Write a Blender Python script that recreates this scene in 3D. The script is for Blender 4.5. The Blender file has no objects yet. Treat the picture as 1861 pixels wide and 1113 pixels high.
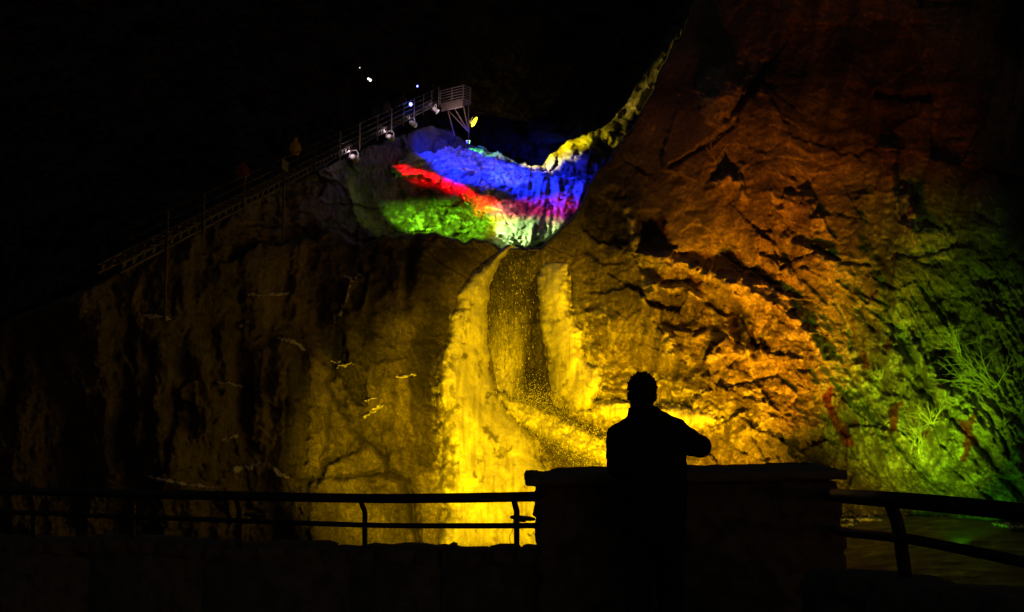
import bpy, bmesh, math, random
import numpy as np
from mathutils import Vector, Matrix, Quaternion

random.seed(7)
SC = bpy.context.scene
COL = SC.collection
# ------------------------------------------------------------------ camera
FPX, CX, CY, HOR, EYE = 1809.0, 930.5, 556.5, 740.0, 1.6
TH = math.atan((HOR - CY) / FPX)
FWD = np.array((0, math.cos(TH), math.sin(TH)))
UPV = np.array((0, -math.sin(TH), math.cos(TH)))
RGT = np.array((1.0, 0, 0))
CAM = np.array((0, 0, EYE))


def W(u, v, d):
    """point of the place seen in direction (u, v) of the view at depth d metres"""
    p = CAM + d * FWD + (u - CX) / FPX * d * RGT + (CY - v) / FPX * d * UPV
    return Vector(p)


def Wa(u, v, d):
    a = ((u - CX) / FPX * d)[..., None] * RGT
    b = ((CY - v) / FPX * d)[..., None] * UPV
    return CAM + d[..., None] * FWD + a + b


cam = bpy.data.cameras.new('camera')
co = bpy.data.objects.new('camera', cam)
COL.objects.link(co)
co.location = CAM
co.rotation_euler = (math.pi / 2 + TH, 0, 0)
cam.sensor_width = 36
cam.lens = FPX / 1861 * 36
cam.clip_end = 2000
cam.clip_start = 0.05
SC.camera = co
SC.view_settings.view_transform = 'Standard'
SC.view_settings.look = 'None'
SC.view_settings.gamma = 1
SC.view_settings.exposure = 0
SC.cycles.max_bounces = 4
SC.cycles.diffuse_bounces = 2
SC.cycles.glossy_bounces = 2
SC.cycles.sample_clamp_indirect = 0.5
SC.cycles.use_denoising = True

# ------------------------------------------------------------------ night sky and moon
w = bpy.data.worlds.new('World')
SC.world = w
w.use_nodes = True
nt = w.node_tree
bg = nt.nodes['Background']
sky = nt.nodes.new('ShaderNodeTexSky')
sky.sky_type = 'NISHITA'
sky.sun_disc = False
sky.sun_elevation = math.radians(1)
sky.sun_rotation = math.radians(150)
nt.links.new(sky.outputs[0], bg.inputs[0])
bg.inputs[1].default_value = 0.014


# ------------------------------------------------------------------ noise in numpy
def _hash(ix, iy, s):
    h = (ix.astype(np.int64) * 374761393 + iy.astype(np.int64) * 668265263 + s * 1442695041) & 0xffffffff
    h = ((h ^ (h >> 13)) * 1274126177) & 0xffffffff
    h = ((h ^ (h >> 16)) * 2246822519) & 0xffffffff
    return ((h ^ (h >> 15)) & 0xffffff) / float(0x1000000)


def pn(x, y, s=0):
    """gradient noise, about -1..1"""
    ix, iy = np.floor(x), np.floor(y)
    fx, fy = x - ix, y - iy
    ux = fx * fx * fx * (fx * (fx * 6 - 15) + 10)
    uy = fy * fy * fy * (fy * (fy * 6 - 15) + 10)

    def g(dx, dy):
        a = _hash(ix + dx, iy + dy, s) * 2 * math.pi
        return np.cos(a) * (fx - dx) + np.sin(a) * (fy - dy)
    a = g(0, 0) * (1 - ux) + g(1, 0) * ux
    b = g(0, 1) * (1 - ux) + g(1, 1) * ux
    return (a * (1 - uy) + b * uy) * 1.5


def fbm(x, y, s=0, o=4, gain=.5):
    r = 0
    a = 1
    for i in range(o):
        r = r + a * pn(x, y, s + i * 17)
        x = x * 2.03 + 3.1
        y = y * 2.03 + 1.7
        a *= gain
    return r


def ridge(x, y, s=0, o=4, gain=.5):
    r = 0
    a = 1
    for i in range(o):
        r = r + a * (1 - 2 * np.abs(pn(x, y, s + i * 13)))
        x = x * 2.1 + 5.3
        y = y * 2.1 + 2.9
        a *= gain
    return r


def facets(x, y, s=0, tilt=1.0):
    """fractured planes: each jittered cell is a tilted plane; returns (height, edge distance)"""
    ix, iy = np.floor(x), np.floor(y)
    b1 = np.full(x.shape, 9.0)
    b2 = np.full(x.shape, 9.0)
    h = np.zeros(x.shape)
    for dx in (-1, 0, 1):
        for dy in (-1, 0, 1):
            cx, cy = ix + dx, iy + dy
            px = cx + _hash(cx, cy, s) * .9 + .05
            py = cy + _hash(cx, cy, s + 1) * .9 + .05
            d = np.hypot(x - px, y - py)
            tx = _hash(cx, cy, s + 2) - .5
            ty = _hash(cx, cy, s + 3) - .5
            o = _hash(cx, cy, s + 4) - .5
            hh = (tx * (x - px) + ty * (y - py)) * 2 * tilt + o
            m = d < b1
            b2 = np.where(m, b1, np.minimum(b2, d))
            h = np.where(m, hh, h)
            b1 = np.where(m, d, b1)
    return h, b2 - b1


def ss(a, b, x):
    t = np.clip((x - a) / (b - a), 0, 1)
    return t * t * (3 - 2 * t)


def gauss(u, v, cu, cv, ru, rv, rot=0.0):
    c, s = math.cos(rot), math.sin(rot)
    du, dv = u - cu, v - cv
    a = (du * c + dv * s) / ru
    b = (-du * s + dv * c) / rv
    return np.exp(-(a * a + b * b))


def polyline_dist(u, v, pts):
    d = np.full(u.shape, 1e9)
    if len(pts) == 1:
        return np.hypot(u - pts[0][0], v - pts[0][1])
    for (x0, y0), (x1, y1) in zip(pts[:-1], pts[1:]):
        ex, ey = x1 - x0, y1 - y0
        t = np.clip(((u - x0) * ex + (v - y0) * ey) / (ex * ex + ey * ey + 1e-9), 0, 1)
        d = np.minimum(d, np.hypot(u - x0 - t * ex, v - y0 - t * ey))
    return d


def poly_sdf(u, v, pts):
    """signed distance in view units, positive inside"""
    d = polyline_dist(u, v, pts + [pts[0]])
    ins = np.zeros(u.shape, bool)
    n = len(pts)
    for i in range(n):
        x0, y0 = pts[i]
        x1, y1 = pts[(i + 1) % n]
        c = ((y0 > v) != (y1 > v)) & (u < (x1 - x0) * (v - y0) / (y1 - y0 + 1e-12) + x0)
        ins ^= c
    return np.where(ins, d, -d)


def tps(ctrl):
    P = np.array(ctrl, float)
    X = P[:, :2] / 500
    n = len(P)
    r = np.hypot(X[:, None, 0] - X[None, :, 0], X[:, None, 1] - X[None, :, 1])
    K = np.where(r > 0, r * r * np.log(r + 1e-12), 0) + np.eye(n) * .01
    A = np.zeros((n + 3, n + 3))
    A[:n, :n] = K
    A[:n, n] = 1
    A[:n, n + 1:] = X
    A[n, :n] = 1
    A[n + 1:, :n] = X.T
    c = np.linalg.solve(A, np.concatenate([P[:, 2], np.zeros(3)]))

    def f(u, v):
        x, y = u / 500, v / 500
        o = c[n] + c[n + 1] * x + c[n + 2] * y
        for i in range(n):
            rr = np.hypot(x - X[i, 0], y - X[i, 1]) + 1e-9
            o = o + c[i] * rr * rr * np.log(rr)
        return o
    return f


LOW = tps([(-300, 300, 30), (-300, 1000, 26), (0, 300, 33), (0, 1000, 30), (200, 560, 36), (200, 800, 35), (200, 1000, 33),
           (440, 400, 46), (440, 700, 44), (440, 1000, 42), (600, 460, 53), (600, 760, 50), (600, 1000, 47),
           (750, 460, 58), (750, 700, 54.5), (750, 1000, 50), (850, 460, 60), (850, 720, 57), (930, 460, 63), (930, 700, 60), (930, 1000, 53),
           (1000, 480, 61), (1050, 600, 57), (1060, 850, 52), (1150, 450, 56), (1150, 700, 52.5), (1150, 1000, 47),
           (1300, 200, 57), (1300, 450, 53), (1300, 700, 49), (1300, 1000, 44), (1500, -200, 60), (1500, 300, 53), (1500, 600, 47),
           (1500, 930, 41), (1700, 100, 54), (1700, 400, 48), (1700, 700, 41), (1700, 950, 36), (1900, 0, 52), (1900, 500, 44),
           (1900, 800, 36), (1900, 1000, 32), (2150, 500, 40), (2150, 1000, 28), (1100, 380, 58), (1180, 250, 61), (1300, 0, 66), (1345, -200, 70)])
UPP = tps([(600, 300, 58), (650, 290, 64.5), (720, 250, 75), (790, 215, 88), (650, 420, 62), (750, 430, 71), (720, 320, 77), (850, 430, 76),
           (850, 330, 84), (850, 262, 91), (930, 445, 74), (930, 380, 80), (930, 300, 89), (1000, 430, 79), (1000, 320, 86), (1060, 360, 83),
           (1100, 260, 86.5), (1060, 290, 85), (1010, 280, 87.5), (1130, 200, 90), (1200, 90, 100), (1250, 0, 104), (1300, -150, 110), (440, 400, 47), (300, 480, 39), (1300, 300, 95)])


def curve(pts):
    xs = [p[0] for p in pts]
    ys = [p[1] for p in pts]
    return lambda u: np.interp(u, xs, ys)


# foot of the upper falls and the near edge of the right buttress
EDGE = curve([(-400, 760), (0, 640), (300, 500), (500, 442), (600, 424), (680, 434), (720, 436), (780, 430), (860, 428), (890, 440), (910, 452), (960, 452), (985, 449),
              (1012, 421), (1040, 396), (1058, 369), (1070, 336), (1110, 285), (1154, 224), (1186, 160), (1206, 118), (1218, 92), (1242, 52), (1264, 0), (1290, -60), (1340, -400)])
# skyline of the upper falls against the dark hillside
CREST = curve([(-400, 700), (0, 590), (170, 520), (440, 372), (600, 298), (660, 268), (720, 246), (780, 228), (812, 232), (828, 240), (845, 258), (870, 264), (900, 280), (940, 296), (965, 300),
               (985, 302), (1000, 275), (1030, 258), (1060, 243), (1100, 228), (1130, 198), (1150, 162), (1180, 118), (1192, 92), (1215, 55), (1240, 4), (1262, -50), (1300, -260), (1400, -400)])


def vbase(u):
    return np.interp(u, [-400, 400, 900, 1100, 1500, 1700, 1900, 2200], [960, 985, 992, 985, 938, 938, 948, 960])


CRACKS = [([(597, 700), (625, 745), (650, 790), (690, 815), (716, 862)], 8, .55), ([(575, 882), (590, 846), (640, 822), (662, 808)], 4, .4),
          ([(540, 872), (640, 866), (700, 858), (725, 862)], 3, .35), ([(560, 878), (556, 990)], 5, .4), ([(732, 862), (745, 905), (760, 990)], 7, .5),
          ([(622, 565), (615, 645), (600, 690)], 7, .5), ([(680, 450), (676, 520), (668, 600)], 12, .4), ([(742, 450), (744, 500), (738, 560)], 9, .5),
          ([(1034, 480), (1036, 545), (1048, 585)], 4, .5), ([(1160, 460), (1172, 500), (1180, 560), (1168, 600)], 7, .5),
          ([(1335, 560), (1338, 600), (1345, 622)], 9, .9), ([(1352, 575), (1366, 615), (1372, 645)], 6, .8), ([(1384, 615), (1392, 632)], 8, .8),
          ([(1290, 545), (1300, 600)], 9, .6), ([(1560, 560), (1640, 680), (1740, 770), (1800, 830)], 6, .45), ([(1640, 620), (1690, 720)], 9, .8),
          ([(1500, 610), (1580, 740), (1680, 870)], 4, .4), ([(1770, 800), (1810, 850), (1861, 905)], 7, .6), ([(1320, 215), (1360, 170), (1390, 120)], 6, .6),
          ([(1330, 230), (1290, 260), (1220, 300)], 4, .5), ([(1060, 455), (1100, 480), (1150, 470)], 4, .4), ([(1480, 450), (1530, 475), (1580, 480)], 4, .4),
          ([(1410, 440), (1450, 500), (1500, 545)], 5, .45), ([(1600, 470), (1625, 590)], 10, .5), ([(1640, 250), (1632, 330), (1640, 400)], 6, .4),
          ([(1596, 170), (1640, 178), (1690, 174)], 7, .5), ([(1500, 845), (1440, 800), (1400, 805)], 7, .5)]
RIBS = [([(1140, 385), (1150, 420), (1152, 450)], 7, .9), ([(1155, 466), (1200, 470), (1245, 484), (1300, 508), (1340, 512)], 9, 1.0),
        ([(1172, 545), (1190, 525), (1240, 522), (1282, 540)], 7, .9), ([(1160, 470), (1172, 505), (1178, 540)], 6, .7), ([(1210, 600), (1225, 630), (1218, 655)], 6, .7),
        ([(1100, 570), (1112, 615), (1118, 645)], 4, .6), ([(1040, 570), (1070, 575), (1098, 562)], 5, .7), ([(1300, 330), (1330, 318), (1345, 345)], 6, .6),
        ([(1345, 300), (1352, 360)], 4, .6), ([(1340, 510), (1400, 545), (1440, 580), (1490, 640), (1540, 690)], 8, .7), ([(1400, 345), (1410, 372)], 6, .6),
        ([(1430, 435), (1500, 470), (1540, 500)], 6, .5), ([(1540, 640), (1620, 760), (1700, 850)], 8, .6), ([(1620, 560), (1700, 690), (1780, 760)], 9, .6),
        ([(1200, 700), (1240, 690)], 4, .6), ([(1250, 760), (1300, 745), (1350, 760)], 7, .7), ([(1330, 800), (1400, 760)], 6, .6)]
# big blocks standing out of (+) or recessed into (-) the right wall: u, v, ru, rv, turn, metres
SWELLS = [(1112, 405, 30, 70, .1, -1.6), (1185, 420, 26, 42, .2, -.4), (1215, 478, 70, 22, .22, 1.3), (1330, 520, 80, 26, .45, 1.1), (1228, 532, 62, 16, .1, 1.2), (1238, 574, 46, 26, .1, -1.3),
          (1212, 628, 24, 36, -.3, 1.0), (1345, 592, 18, 38, .1, -1.4), (1378, 616, 16, 26, .2, -1.0), (1300, 580, 18, 40, .1, -.8), (1450, 395, 44, 60, -.25, 1.2), (1490, 480, 70, 34, .4, .9),
          (1440, 585, 80, 26, .75, 1.1), (1316, 155, 36, 46, .3, 1.2), (1370, 130, 40, 60, .4, -.8), (1320, 335, 34, 22, -.1, 1.0), (1262, 350, 40, 60, 0, -.8), (1640, 390, 30, 60, -.1, 1.0), (1670, 410, 18, 50, -.1, .8),
          (1615, 300, 24, 60, 0, .9), (1585, 390, 30, 90, 0, -1.0), (1095, 585, 46, 24, .1, .7), (1075, 650, 30, 30, 0, .6), (1480, 825, 70, 26, .1, -1.1), (1350, 700, 60, 40, .3, .7),
          (1260, 700, 60, 26, .1, .8), (1180, 690, 30, 60, .2, -.5), (1420, 760, 40, 50, .2, .6), (1690, 560, 40, 70, -.6, -1.0), (1620, 640, 26, 60, -.7, .8), (1740, 700, 60, 40, .6, .7), (1560, 760, 24, 80, -.6, .8),
          (640, 830, 70, 46, 0, .5), (690, 920, 50, 60, 0, .5), (520, 720, 40, 90, 0, .5), (790, 590, 34, 130, .05, -.8)]
SNOW = [([(618, 500), (640, 505), (656, 500)], 3), ([(635, 515), (628, 545), (621, 563)], 1.9), ([(619, 568)], 4), 
        ([(604, 654), (616, 664), (638, 660)], 3.2), ([(615, 655), (614, 668)], 3.5), ([(662, 728), (681, 723)], 2.6),
        ([(661, 757), (680, 746), (695, 737)], 3.6), ([(505, 614), (530, 620), (555, 637)], 2.0), ([(720, 686), (755, 681)], 1.8),
        ([(395, 695), (418, 697), (440, 703)], 1.8), ([(252, 574), (285, 575), (312, 581)], 2.0), ([(440, 592)], 4),
        ([(447, 535), (480, 537), (525, 533)], 1.6), ([(410, 856), (440, 853), (475, 842)], 3.6), ([(490, 843), (505, 861), (526, 869)], 2.2),
        ([(404, 798), (430, 793)], 3.0), ([(270, 866), (330, 880), (386, 886)], 1.9),
        ([(1527, 945), (1560, 943), (1602, 945)], 3.0), ([(1527, 955), (1556, 952)], 2.2), ([(1802, 951), (1840, 957), (1900, 966)], 3.4)]
RED_SHADOWS = [([(1748, 838), (1754, 800), (1742, 762), (1752, 772), (1776, 748), (1764, 786), (1778, 806), (1766, 808), (1754, 836)]),  # outlines of the dark red shadows painted on the right wall
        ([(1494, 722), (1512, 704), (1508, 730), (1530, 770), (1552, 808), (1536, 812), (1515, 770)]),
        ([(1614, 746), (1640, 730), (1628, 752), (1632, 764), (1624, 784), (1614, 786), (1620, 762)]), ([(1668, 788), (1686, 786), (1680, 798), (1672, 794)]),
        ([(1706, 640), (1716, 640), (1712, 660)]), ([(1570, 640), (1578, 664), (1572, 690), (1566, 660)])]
ICE_L = [(929, 447), (912, 470), (902, 490), (888, 520), (889, 540), (883, 560), (886, 582), (885, 603), (884, 625), (891, 644), (888, 663), (891, 690), (902, 719),
         (922, 748), (944, 767), (960, 786), (973, 801), (977, 827), (984, 841), (995, 856), (1010, 930), (1000, 1010), (790, 1010), (815, 925), (797, 893), (797, 861), (806, 836),
         (803, 792), (808, 748), (800, 723), (801, 679), (807, 636), (818, 606), (820, 571), (832, 555), (833, 533), (845, 514), (861, 495), (886, 475), (912, 455)]
ICE_R = [(990, 478), (1031, 474), (1034, 509), (1034, 549), (1045, 582), (1056, 603), (1060, 640), (1068, 662), (1085, 668), (1095, 685), (1090, 708), (1080, 725), (1073, 745), (1045, 750),
         (1023, 729), (1005, 720), (1001, 690), (1000, 649), (991, 619), (983, 592), (985, 571), (980, 536), (977, 508)]
ICE_M = [(1040, 752), (1083, 733), (1120, 729), (1160, 738), (1230, 736), (1290, 745), (1312, 765), (1280, 778), (1200, 776), (1140, 765), (1080, 763)]
STREAM = [(914, 456), (980, 453), (979, 520), (982, 575), (992, 640), (1001, 700), (1006, 738), (940, 744), (905, 722), (889, 650), (882, 580), (886, 520), (902, 480)]
SPRAY = [(905, 712), (940, 728), (990, 738), (1040, 765), (1085, 792), (1130, 806), (1150, 870), (1060, 866), (1020, 834), (985, 802), (955, 775), (925, 750)]
FROZEN = [(745, 276), (790, 282), (835, 264), (860, 266), (900, 282), (960, 304), (1000, 318), (1040, 318), (1075, 332), (1062, 372), (1040, 402), (1012, 430), (985, 450),
          (955, 452), (925, 444), (902, 428), (885, 402), (852, 366), (800, 338), (760, 322), (722, 320), (714, 306), (735, 296)]


# broken slabs, lit faces and shaded recesses painted into tone: outline, metres proud, tone, frost
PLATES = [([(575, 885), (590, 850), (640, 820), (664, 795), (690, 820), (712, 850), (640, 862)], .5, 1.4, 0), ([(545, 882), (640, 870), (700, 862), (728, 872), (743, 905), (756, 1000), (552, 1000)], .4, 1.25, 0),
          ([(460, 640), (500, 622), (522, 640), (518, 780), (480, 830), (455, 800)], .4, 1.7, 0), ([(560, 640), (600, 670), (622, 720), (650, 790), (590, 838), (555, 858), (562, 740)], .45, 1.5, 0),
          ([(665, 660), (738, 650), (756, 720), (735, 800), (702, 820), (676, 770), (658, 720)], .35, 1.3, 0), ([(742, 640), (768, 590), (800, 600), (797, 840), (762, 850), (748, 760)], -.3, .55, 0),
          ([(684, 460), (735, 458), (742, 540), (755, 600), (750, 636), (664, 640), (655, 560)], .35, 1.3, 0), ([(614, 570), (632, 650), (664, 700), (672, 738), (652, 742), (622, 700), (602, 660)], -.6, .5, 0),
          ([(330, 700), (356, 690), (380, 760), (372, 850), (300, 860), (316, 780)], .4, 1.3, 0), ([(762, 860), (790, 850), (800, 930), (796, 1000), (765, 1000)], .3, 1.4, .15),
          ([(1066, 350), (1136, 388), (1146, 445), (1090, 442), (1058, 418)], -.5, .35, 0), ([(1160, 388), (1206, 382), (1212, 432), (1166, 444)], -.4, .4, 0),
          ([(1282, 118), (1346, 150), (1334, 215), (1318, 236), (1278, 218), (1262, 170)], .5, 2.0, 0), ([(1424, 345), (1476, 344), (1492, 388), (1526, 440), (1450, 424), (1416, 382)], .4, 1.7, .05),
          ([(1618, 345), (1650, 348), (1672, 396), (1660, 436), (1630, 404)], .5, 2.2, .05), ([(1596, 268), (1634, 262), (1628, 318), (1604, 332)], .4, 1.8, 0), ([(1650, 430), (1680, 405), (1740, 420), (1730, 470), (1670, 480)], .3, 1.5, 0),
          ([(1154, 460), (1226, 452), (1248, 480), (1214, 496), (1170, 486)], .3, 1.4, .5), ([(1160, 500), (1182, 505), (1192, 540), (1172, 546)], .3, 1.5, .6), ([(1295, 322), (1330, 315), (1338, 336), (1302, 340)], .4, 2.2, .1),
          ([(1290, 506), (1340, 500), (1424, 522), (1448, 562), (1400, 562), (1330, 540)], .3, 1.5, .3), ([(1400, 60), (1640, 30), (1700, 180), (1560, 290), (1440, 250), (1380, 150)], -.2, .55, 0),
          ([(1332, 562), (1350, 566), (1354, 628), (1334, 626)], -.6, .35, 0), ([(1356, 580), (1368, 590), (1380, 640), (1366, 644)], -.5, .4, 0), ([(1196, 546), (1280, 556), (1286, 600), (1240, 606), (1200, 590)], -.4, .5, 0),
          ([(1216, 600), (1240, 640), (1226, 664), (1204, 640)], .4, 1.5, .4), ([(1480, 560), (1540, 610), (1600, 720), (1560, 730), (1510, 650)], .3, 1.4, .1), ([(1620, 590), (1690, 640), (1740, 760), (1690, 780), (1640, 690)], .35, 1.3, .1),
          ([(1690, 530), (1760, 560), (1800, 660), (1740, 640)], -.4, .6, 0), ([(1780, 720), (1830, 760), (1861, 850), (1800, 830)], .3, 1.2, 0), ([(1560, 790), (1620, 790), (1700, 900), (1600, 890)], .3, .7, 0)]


def plates(u, v):
    for pts, out, tn, fr in PLATES:
        bb = _box(u, v, pts, 14)
        if bb is not None:
            uu, vv = u[bb], v[bb]
            sd = poly_sdf(uu + 7 * pn(uu / 20, vv / 20, 410) + 2.5 * pn(uu / 7, vv / 7, 411), vv + 7 * pn(uu / 20, vv / 20, 412) + 2.5 * pn(uu / 7, vv / 7, 413), pts)
            yield bb, sd, out, tn, fr


def upper_depth(u, v):
    d = UPP(u, v)
    wu, wv = u + 16 * pn(u / 40, v / 40, 3), v + 16 * pn(u / 40, v / 40, 4)
    f, e = facets(wu / 46, wv / 46, 40, 1.2)
    f2, e2 = facets((wu - .5 * wv) / 20, wv / 14, 44, 1.4)
    d = d - 1.1 * fbm(u / 120, v / 120, 50, 3) - .8 * f - .35 * f2 - .25 * fbm(u / 26, v / 26, 52, 4, .6)
    rd = ss(975, 1000, u)
    d = d + rd * (2.6 * ss(44, 0, v - CREST(u) + 12 * pn(u / 26, v / 26, 57)) - .35 * ridge(u / 40, v / 34, 58, 4, .6) - .2 * pn(u / 13, v / 11, 59))
    sc = gauss(u, v, 790, 400, 110, 45)
    f4, e4 = facets((u + .4 * v) / 13, v / 8, 47, 1.5)
    d = d - sc * (.45 * f4 + .5 * fbm(u / 12, v / 9, 48, 4, .65))
    # gullies running down with the water
    a = u + .75 * (v - 300)
    g = ss(690, 760, u) * ss(450, 400, v)
    d = d + g * (.45 * pn(a / 26, v / 160, 60) + .2 * pn(a / 11, v / 90, 61))
    return d


def lower_depth(u, v):
    d = LOW(u, v)
    wu, wv = u + 14 * pn(u / 90, v / 90, 3) + 3 * pn(u / 14, v / 14, 33), v + 14 * pn(u / 90, v / 90, 4) + 3 * pn(u / 14, v / 14, 34)
    left = ss(860, 720, u)                         # big quiet slabs
    calm = ss(500, 420, v + .1 * (u - 1200) + 20 * pn(u / 60, v / 60, 35)) * ss(1000, 1060, u)    # smooth slabs above the broken band
    calm = np.maximum(calm, .8 * gauss(u, v, 1110, 560, 60, 80))
    mid = ss(1010, 1080, u) * ss(1560, 1420, u - .35 * (v - 600)) * ss(380, 480, v + .12 * (u - 1100))
    low_r = ss(-60, 120, (u - 1440) * .8 + (v - 640) * .45) * ss(420, 560, v)      # slanted strata
    f1, e1 = facets(wu / 120, wv / 150, 10, 1.0)
    f2, e2 = facets((wu + .55 * wv) / 78, (wv - .5 * wu) / 46, 20, 1.6)
    f3, e3 = facets((wu + wv * .6) / 26, (wv - .45 * wu) / 15, 30, 1.6)
    d = d - 1.0 * fbm(u / 210, v / 260, 1, 3) - .42 * (1 - .45 * left) * f1
    d = d + .12 * ss(.03, 0, e1) * (1 - .8 * left) * (1 - .7 * calm)
    d = d - (.2 + .5 * mid) * (1 - left * .75) * (1 - .7 * calm) * f2
    d = d - (.05 + .13 * mid) * (1 - .8 * calm) * f3
    # overhanging brows and slanted ribs in the broken middle
    q = ridge(wu / 130 + .3 * wv / 130, wv / 70, 80, 4, .55)
    d = d - .13 * mid * q
    # strata of the right wall dip down to the right
    a = u * .83 - v * .56 + 26 * pn(u / 130, v / 130, 88)
    b = u * .56 + v * .83
    st = pn(a / 44, b / 320, 90)
    saw = (a / 40 + 1.4 * pn(a / 90, b / 260, 91))
    saw = saw - np.floor(saw)
    fs, es = facets(a / 46, b / 150, 190, 1.4)
    fs2, es2 = facets(a / 20, b / 60, 196, 1.4)
    d = d - low_r * (.35 * st + .3 * (saw * (1 - ss(.7, 1, saw))) + .5 * fs + .22 * fs2 + .16 * fbm(a / 10, b / 26, 93, 4, .65))
    # upper right slabs with upright flutes
    upr = ss(1250, 1400, u) * ss(560, 380, v)
    d = d - upr * (.6 * pn((u + .2 * v) / 52, v / 240, 95) + .3 * pn((u + .2 * v) / 22, v / 120, 96) + .15 * ridge(wu / 110, wv / 60, 97, 3))
    # smooth flutes of the left slabs
    d = d - left * (.7 * pn((u - .1 * v) / 85, v / 420, 98) + .35 * pn(u / 30, v / 150, 99) + .3 * ridge(u / 60, v / 110, 199, 3))
    # grain
    d = d - .09 * (1 + .3 * mid) * (1 - .5 * calm) * fbm(u / 17, v / 17, 5, 4, .62)
    for cu, cv, ru, rv, rot, h in SWELLS:
        du, dv = u - cu, v - cv
        c_, s_ = math.cos(rot), math.sin(rot)
        a_, b_ = (du * c_ + dv * s_) / ru, (-du * s_ + dv * c_) / rv
        rr = np.sqrt(a_ * a_ + b_ * b_) + .38 * pn(u / 30, v / 24, int(cu)) + .14 * pn(u / 9, v / 9, int(cv))
        d = d - (.75 if h > 0 else .5) * h * ss(1.25, .25, rr)
    for pts, wd, dep in CRACKS:
        bb = _box(u, v, pts, wd * 3)
        if bb is not None:
            uu, vv = u[bb], v[bb]
            k = polyline_dist(uu + 5 * pn(uu / 18, vv / 18, 7), vv + 5 * pn(uu / 18, vv / 18, 8), pts)
            d[bb] += dep * np.exp(-(k / wd) ** 2)
    for bb, sd, out, tn, fr in plates(u, v):
        d[bb] -= out * ss(-2, 5, sd)
    for pts, wd, dep in RIBS:
        bb = _box(u, v, pts, wd * 4)
        if bb is not None:
            uu, vv = u[bb], v[bb]
            k = polyline_dist(uu + 9 * pn(uu / 22, vv / 22, 7), vv + 9 * pn(uu / 22, vv / 22, 8), pts)
            d[bb] -= .5 * dep * np.exp(-(k / wd / 1.3) ** 2) * (1 + .9 * pn(uu / 14, vv / 14, 9))
    for pts, wd in SNOW:
        bb = _box(u, v, pts, 30)
        if bb is not None and pts[0][0] < 900:
            uu, vv = u[bb], v[bb]
            xs = [p[0] for p in pts] if len(pts) > 1 else [pts[0][0] - 5, pts[0][0] + 5]
            lv = np.interp(uu, sorted(xs), [p[1] for p in sorted(pts)] if len(pts) > 1 else [pts[0][1]] * 2) + 4 * pn(uu / 14, vv / 30, 326)
            ins = ss(-16, 4, uu - min(xs)) * ss(-16, 4, max(xs) - uu)
            q = vv - lv
            d[bb] -= (.16 + .06 * wd) * ins * ss(-2, 2, q) * ss(26, 3, q)
    # recess of the plunge channel and alcove on its right
    ch = poly_sdf(u, v, STREAM)
    d = d + 1.3 * ss(-8, 24, ch)
    return d


def _box(u, v, pts, m):
    x = [p[0] for p in pts]
    y = [p[1] for p in pts]
    k = (u > min(x) - m) & (u < max(x) + m) & (v > min(y) - m) & (v < max(y) + m)
    return k if k.any() else None


def terrain_depth(u, v):
    n1 = pn(u / 30, v / 30, 70) * 4 + pn(u / 11, v / 11, 71) * 2.2
    e = EDGE(u) + n1 * .6 + ss(1040, 1080, u) * (9 * pn(u / 30, v / 30, 76) + 4 * pn(u / 10, v / 10, 77)) + ss(900, 860, u) * (16 * pn(u / 55, v / 80, 74) + 7 * pn(u / 19, v / 30, 75))
    c = CREST(u) + n1 * .8 + ss(985, 1010, u) * (7 * pn(u / 34, v / 34, 72) + 3 * pn(u / 9, v / 9, 73))
    low = lower_depth(u, v)
    up = upper_depth(u, v)
    # the shelf is shallow at the far left where the two faces run together
    up = np.where(u < 600, low + (up - low) * ss(300, 640, u), up)
    hill = np.interp(u, [-400, 200, 440, 800, 1000, 1300], [52, 60, 72, 104, 112, 125]) + (c - v) * .09
    hill = hill - 2.2 * fbm(u / 90, v / 70, 110, 5, .6) - .8 * ridge(u / 24, v / 24, 112, 3)
    k1 = ss(-1.5, 3.5, v - e)
    k2 = ss(-1.2, 2.5, v - c)
    a = up * k2 + hill * (1 - k2)
    d = low * k1 + a * (1 - k1)
    # the floor of the gorge runs back towards the lookout
    vb = vbase(u)
    fl = v > vb
    lb = low * 1.0
    k = (vb - HOR) / np.maximum(v - HOR, 1)
    rough = (.2 * pn(u / 60, v / 14, 120) + .08 * pn(u / 16, v / 6, 121)) * ss(0, 14, v - vb)
    d = np.where(fl, LOW(u, vb) * k - rough * k, d)
    return d, k1, k2


def link(name, me, mat=None, parent=None):
    o = bpy.data.objects.new(name, me)
    COL.objects.link(o)
    if mat:
        me.materials.append(mat)
    if parent:
        o.parent = parent
    return o


def tag(o, label=None, cat=None, group=None, kind=None):
    if label:
        o['label'] = label
    if cat:
        o['category'] = cat
    if group:
        o['group'] = group
    if kind:
        o['kind'] = kind
    return o


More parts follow.
